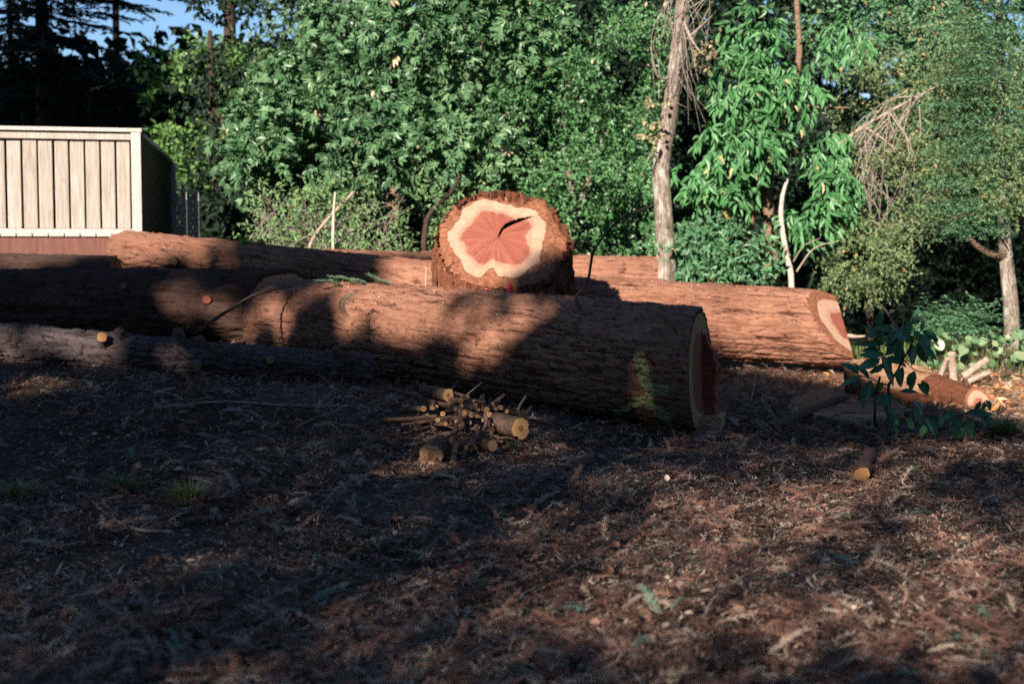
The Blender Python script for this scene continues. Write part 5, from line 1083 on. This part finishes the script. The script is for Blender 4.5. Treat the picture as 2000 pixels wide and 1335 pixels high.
# ------------------------------------------------------------------ house and trees set behind the camera to shade the foreground
TA, TE = math.tan(rad(SUN_AZ)), math.tan(rad(SUN_EL)) / math.cos(rad(SUN_AZ))
YH = -10.0
hs = empty('house', (-6, YH - 3, 0)); tag(hs, 'brown house added behind the viewer to shade the foreground', 'house')  # unseen house, added to block the sun from the foreground
def hbox(nm, c0, c1, mat=M_HOUSE):
    V, Fq = boxv(c0, c1); return mk(nm, V - np.array([-6, YH - 3, 0]), [Fq], mat, hs)
hbox('wall', (-26, YH - 6, -.5), (9, YH - .3, 4.9))
V = np.array([[-26.4, YH - 6.4, 4.9], [9.4, YH - 6.4, 4.9], [9.4, YH + .2, 4.9], [-26.4, YH + .2, 4.9], [-26.4, YH - 3.1, 6.0], [9.4, YH - 3.1, 6.0]]); mk('roof', V - np.array([-6, YH - 3, 0]), [np.array([[3, 2, 5, 4], [1, 0, 4, 5]]), np.array([[0, 3, 4], [2, 1, 5]])], M_HOUSE, hs)
# trees beside the house: leaf density set over the outline that their shade has on the ground
edge_x = np.array([-26, -15.5, -13.0, -12.2, -11.35, -11.1, -10.1, -9.7, -9.25, -8.6, -8.1, -7.95, -7.8, -7.68, -7.4, -6.9, -5.8, -5.0, -3.9, -3.0, 0, 8])
edge_z = np.array([10.4, 10.5, 10.7, 10.75, 10.85, 11.65, 11.6, 10.5, 9.5, 9.08, 9.2, 9.45, 9.8, 10.05, 10.0, 9.85, 9.45, 8.85, 8.1, 7.6, 7.4, 7.4])
def shade_holes():
    H = []
    def hole(px, py, d, z=None, r=.12, k=.95):
        p = P(px, py, d) if d else G(px, py); H.append((p[0] - (p[1] - YH) * TA, p[2] + (p[1] - YH) * TE, r, .58 + .52 * k if k < .7 else min(.995, .74 + .28 * k)))
    for (px, py, d, r, k) in ((110, 660, 9.3, .13, .92), (165, 675, 9.35, .18, .92), (215, 690, 9.4, .10, .9), (55, 755, 0, .16, .95), (120, 762, 0, .12, .9), (0, 680, 9.3, .18, .95), (350, 690, 9.5, .16, .8), (640, 700, 9.8, .1, .5),
                              (345, 560, 11.5, .16, .99), (358, 543, 11.5, .09, .97), (328, 605, 11.4, .11, .97), (402, 600, 11.4, .15, .99), (430, 640, 11.3, .20, .99), (438, 565, 11.5, .10, .97), (470, 660, 11.0, .15, .97), (555, 615, 10.9, .14, .95), (560, 660, 10.8, .09, .92), (612, 580, 10.8, .12, .9), (585, 690, 10.7, .1, .8), (560, 545, 11.7, .09, .6),
                              (1256, 718, 8.75, .06, .69), (1280, 765, 8.72, .08, .69), (1225, 800, 8.7, .06, .66), (1010, 850, 7.7, .26, .69), (930, 800, 8.1, .24, .69), (860, 780, 8.3, .2, .69), (1020, 835, 7.8, .16, .8), (845, 900, 7.15, .16, .65), (1080, 890, 0, .25, .55),
(620, 575, 10.8, .1, .7), (885, 600, 9.95, .2, .8), (880, 640, 9.75, .2, .69), (945, 605, 9.8, .22, .69), (1010, 600, 9.6, .2, .62), (1080, 605, 9.4, .2, .52), (920, 670, 9.55, .2, .55), (1000, 660, 9.4, .2, .48), (800, 670, 9.95, .2, .66)): hole(px, py, d, None, r, k)
    return np.array(H)
HOL = shade_holes(); HOL[:, 2] += .05
def shade_tree(label, x0, x1, seed, trunk_x):
    t, b = tree('shade_tree', label, 'tree', np.array([trunk_x, YH + 1.0, float(gz(trunk_x, YH + 1.0))]), 'trees behind the viewer')
    V, Q, _, _ = tube([b - [0, 0, .1], b + [0, 0, 4], b + [.2, 0, 8.2]], [.32, .25, .08], 10, .1); mk('trunk', V - b, [Q], M_TRUNK_DARK, t, True)
    r = np.random.default_rng(seed); n = int(5600 * (x1 - x0)); x = x0 + (x1 - x0) * r.random(n); z = 4.6 + 7.6 * r.random(n); y = YH + .1 + 1.6 * r.random(n)
    # leaf position seen along the sun on the plane y = YH
    qx = x - (y - YH) * TA; qz = z + (y - YH) * TE
    top = np.interp(qx, edge_x, edge_z) + .22 * (vnoise(qx * 3.2, qz * 2, 0, 71) - .5) * 2 * sstep(-8.2, -9.4, qx) + .16 * (vnoise(qx * 5, qz * 5, 0, 72) - .5)
    dens = sstep(0.06, -.10, qz - top)
    hf = np.ones(len(qx))
    for (hx, hz, hr, k) in HOL:
        dd = np.hypot(qx - hx, qz - hz) / hr; hf = np.minimum(hf, 1 - k * sstep(1.35, .55, dd))
    dens = dens * hf
    dens = dens * (1 - sstep(8.25, 7.95, qz) * sstep(-8.6, -7.9, qx) * sstep(-2.0, -2.6, qx))
    dens = dens * (1 - .72 * sstep(7.9, 7.3, qz) * 0 * sstep(.3, .6, vnoise(qx * 1.7 + 3, qz * 1.7, 0, 75)))
    dens = dens * (1 - .5 * sstep(-8.6, -9.8, qx) * sstep(9.1, 9.6, qz) * sstep(.55, .7, vnoise(qx * 2.6, qz * 2.6, 0, 73)))
    k = r.random(n) < dens; x, y, z = x[k], y[k], z[k]; n = len(x)
    V, F, kt = place_leaves(np.stack([x, y, z], -1), nrm(r.normal(size=(n, 3))), nrm(np.array([.2, -.6, .4]) * 1.2 + r.normal(size=(n, 3)) * .5), .16 + .12 * r.random(n), .75, LEAF4)
    mk('crown', V - b, [F], M_L_DARK, t, False, {'rnd': np.repeat(r.random(n), kt)})
    if seed == 62: soft_crown(t, b)
# fine sprays lower in the middle tree: their small gaps blur into soft warm light on the ground
SOFT = [(1650, 955, .34, .30), (1540, 1000, .24, .36), (1430, 1000, .22, .36), (1300, 1050, .20, .40), (1750, 1030, .24, .36), (1690, 935, .25, .16), (1900, 1080, .20, .4), (1960, 1200, .16, .4), (1330, 1160, .16, .40), (1500, 1150, .12, .45), (1800, 1200, .12, .4), (1250, 950, .16, .3), (1450, 850, .10, .3), (1750, 900, .12, .4), (1560, 900, .12, .3), (1000, 1000, .08, .5), (1090, 895, .30, .22), (700, 840, .10, .16), (1010, 858, .45, .2), (930, 850, .40, .2), (860, 850, .35, .2), (835, 915, .30, .12), (1250, 1280, .07, .5), (800, 1150, .04, .6), (1960, 870, .5, .35)]
def soft_crown(t, b):
    r = np.random.default_rng(66); cmax = 4.2; x0, x1, z0, z1 = -8.9, -1.4, 4.2, 8.3; eff = .5 * .085 * .085 * .62; n = int(cmax * (x1 - x0) * (z1 - z0) / eff)
    x = x0 + (x1 - x0) * r.random(n); z = z0 + (z1 - z0) * r.random(n); y = YH + .1 + .9 * r.random(n); qx = x - (y - YH) * TA; qz = z + (y - YH) * TE
    T = .022 + .055 * sstep(-7.6, -5.4, qx)
    for (px, py, a_, w_) in SOFT:
        p = G(px, py); hx, hz = p[0] - (p[1] - YH) * TA, p[2] + (p[1] - YH) * TE; T = T + (1.5 if px > 1200 else 1.0) * a_ * np.exp(-((qx - hx) ** 2 + (1.6 * (qz - hz)) ** 2) / w_ ** 2)
    T = np.clip(T * (.45 + 1.1 * vnoise(qx * 3.1, qz * 4.2, 0, 76)), .01, .8); cov = -np.log(T) * sstep(8.3, 8.0, qz - .0) * sstep(-8.6, -7.9, qx) * sstep(-1.9, -2.6, qx)
    k = r.random(n) < cov / cmax; x, y, z = x[k], y[k], z[k]; n = len(x)
    V, F, kt = place_leaves(np.stack([x, y, z], -1), nrm(r.normal(size=(n, 3))), nrm(np.array([.2, -.6, .4]) * 1.2 + r.normal(size=(n, 3)) * .5), .065 + .04 * r.random(n), 1.0, LEAF4)
    mk('fine_sprays', V - b, [F], M_L_DARK, t, False, {'rnd': np.repeat(r.random(n), kt)})
shade_tree('tree behind the viewer on the left', -20, -9.2, 61, -14)
shade_tree('tree behind the viewer in the middle', -9.2, -2.5, 62, -6)
shade_tree('tree behind the viewer on the right', -2.5, 6, 63, 2)
# big trees out of frame on the left, shading the far left conifers; three more added unseen to cut skylight
for k, (x, y, z, rx, ry, rz) in enumerate(((-13.5, 12, 8.5, 3.6, 2.5, 5.0), (-17.5, 14, 9, 3.8, 2.5, 5.5), (6.0, -7, 10, 5.2, 3, 9), (-27, -6, 10, 5, 3, 9), (11.5, 5, 7, 3.4, 6, 7))):
    t, b = tree('shade_tree', ('nearer big dark tree out of frame on the left', 'farther big dark tree out of frame on the left', 'unseen tall tree added behind the viewer on the right to cut skylight', 'unseen tall tree added behind the viewer on the far left to cut skylight', 'unseen tall tree added out of frame on the right to cut skylight')[k], 'tree', np.array([x, y, float(gz(x, y))]), 'trees out of frame')
    limbs(t, b, [([b - [0, 0, .1], b + [0, 0, 5], b + [0, 0, 10]], [.4, .3, .1])], M_TRUNK_DARK, 'trunk')
    crown('crown', t, b, [((x, y, z), (rx, ry, rz), 1)], M_L_DARK, .3, .6, 8, .7, 2600, .2, LEAF4, 0, .05, 81 + k, shell=.1)
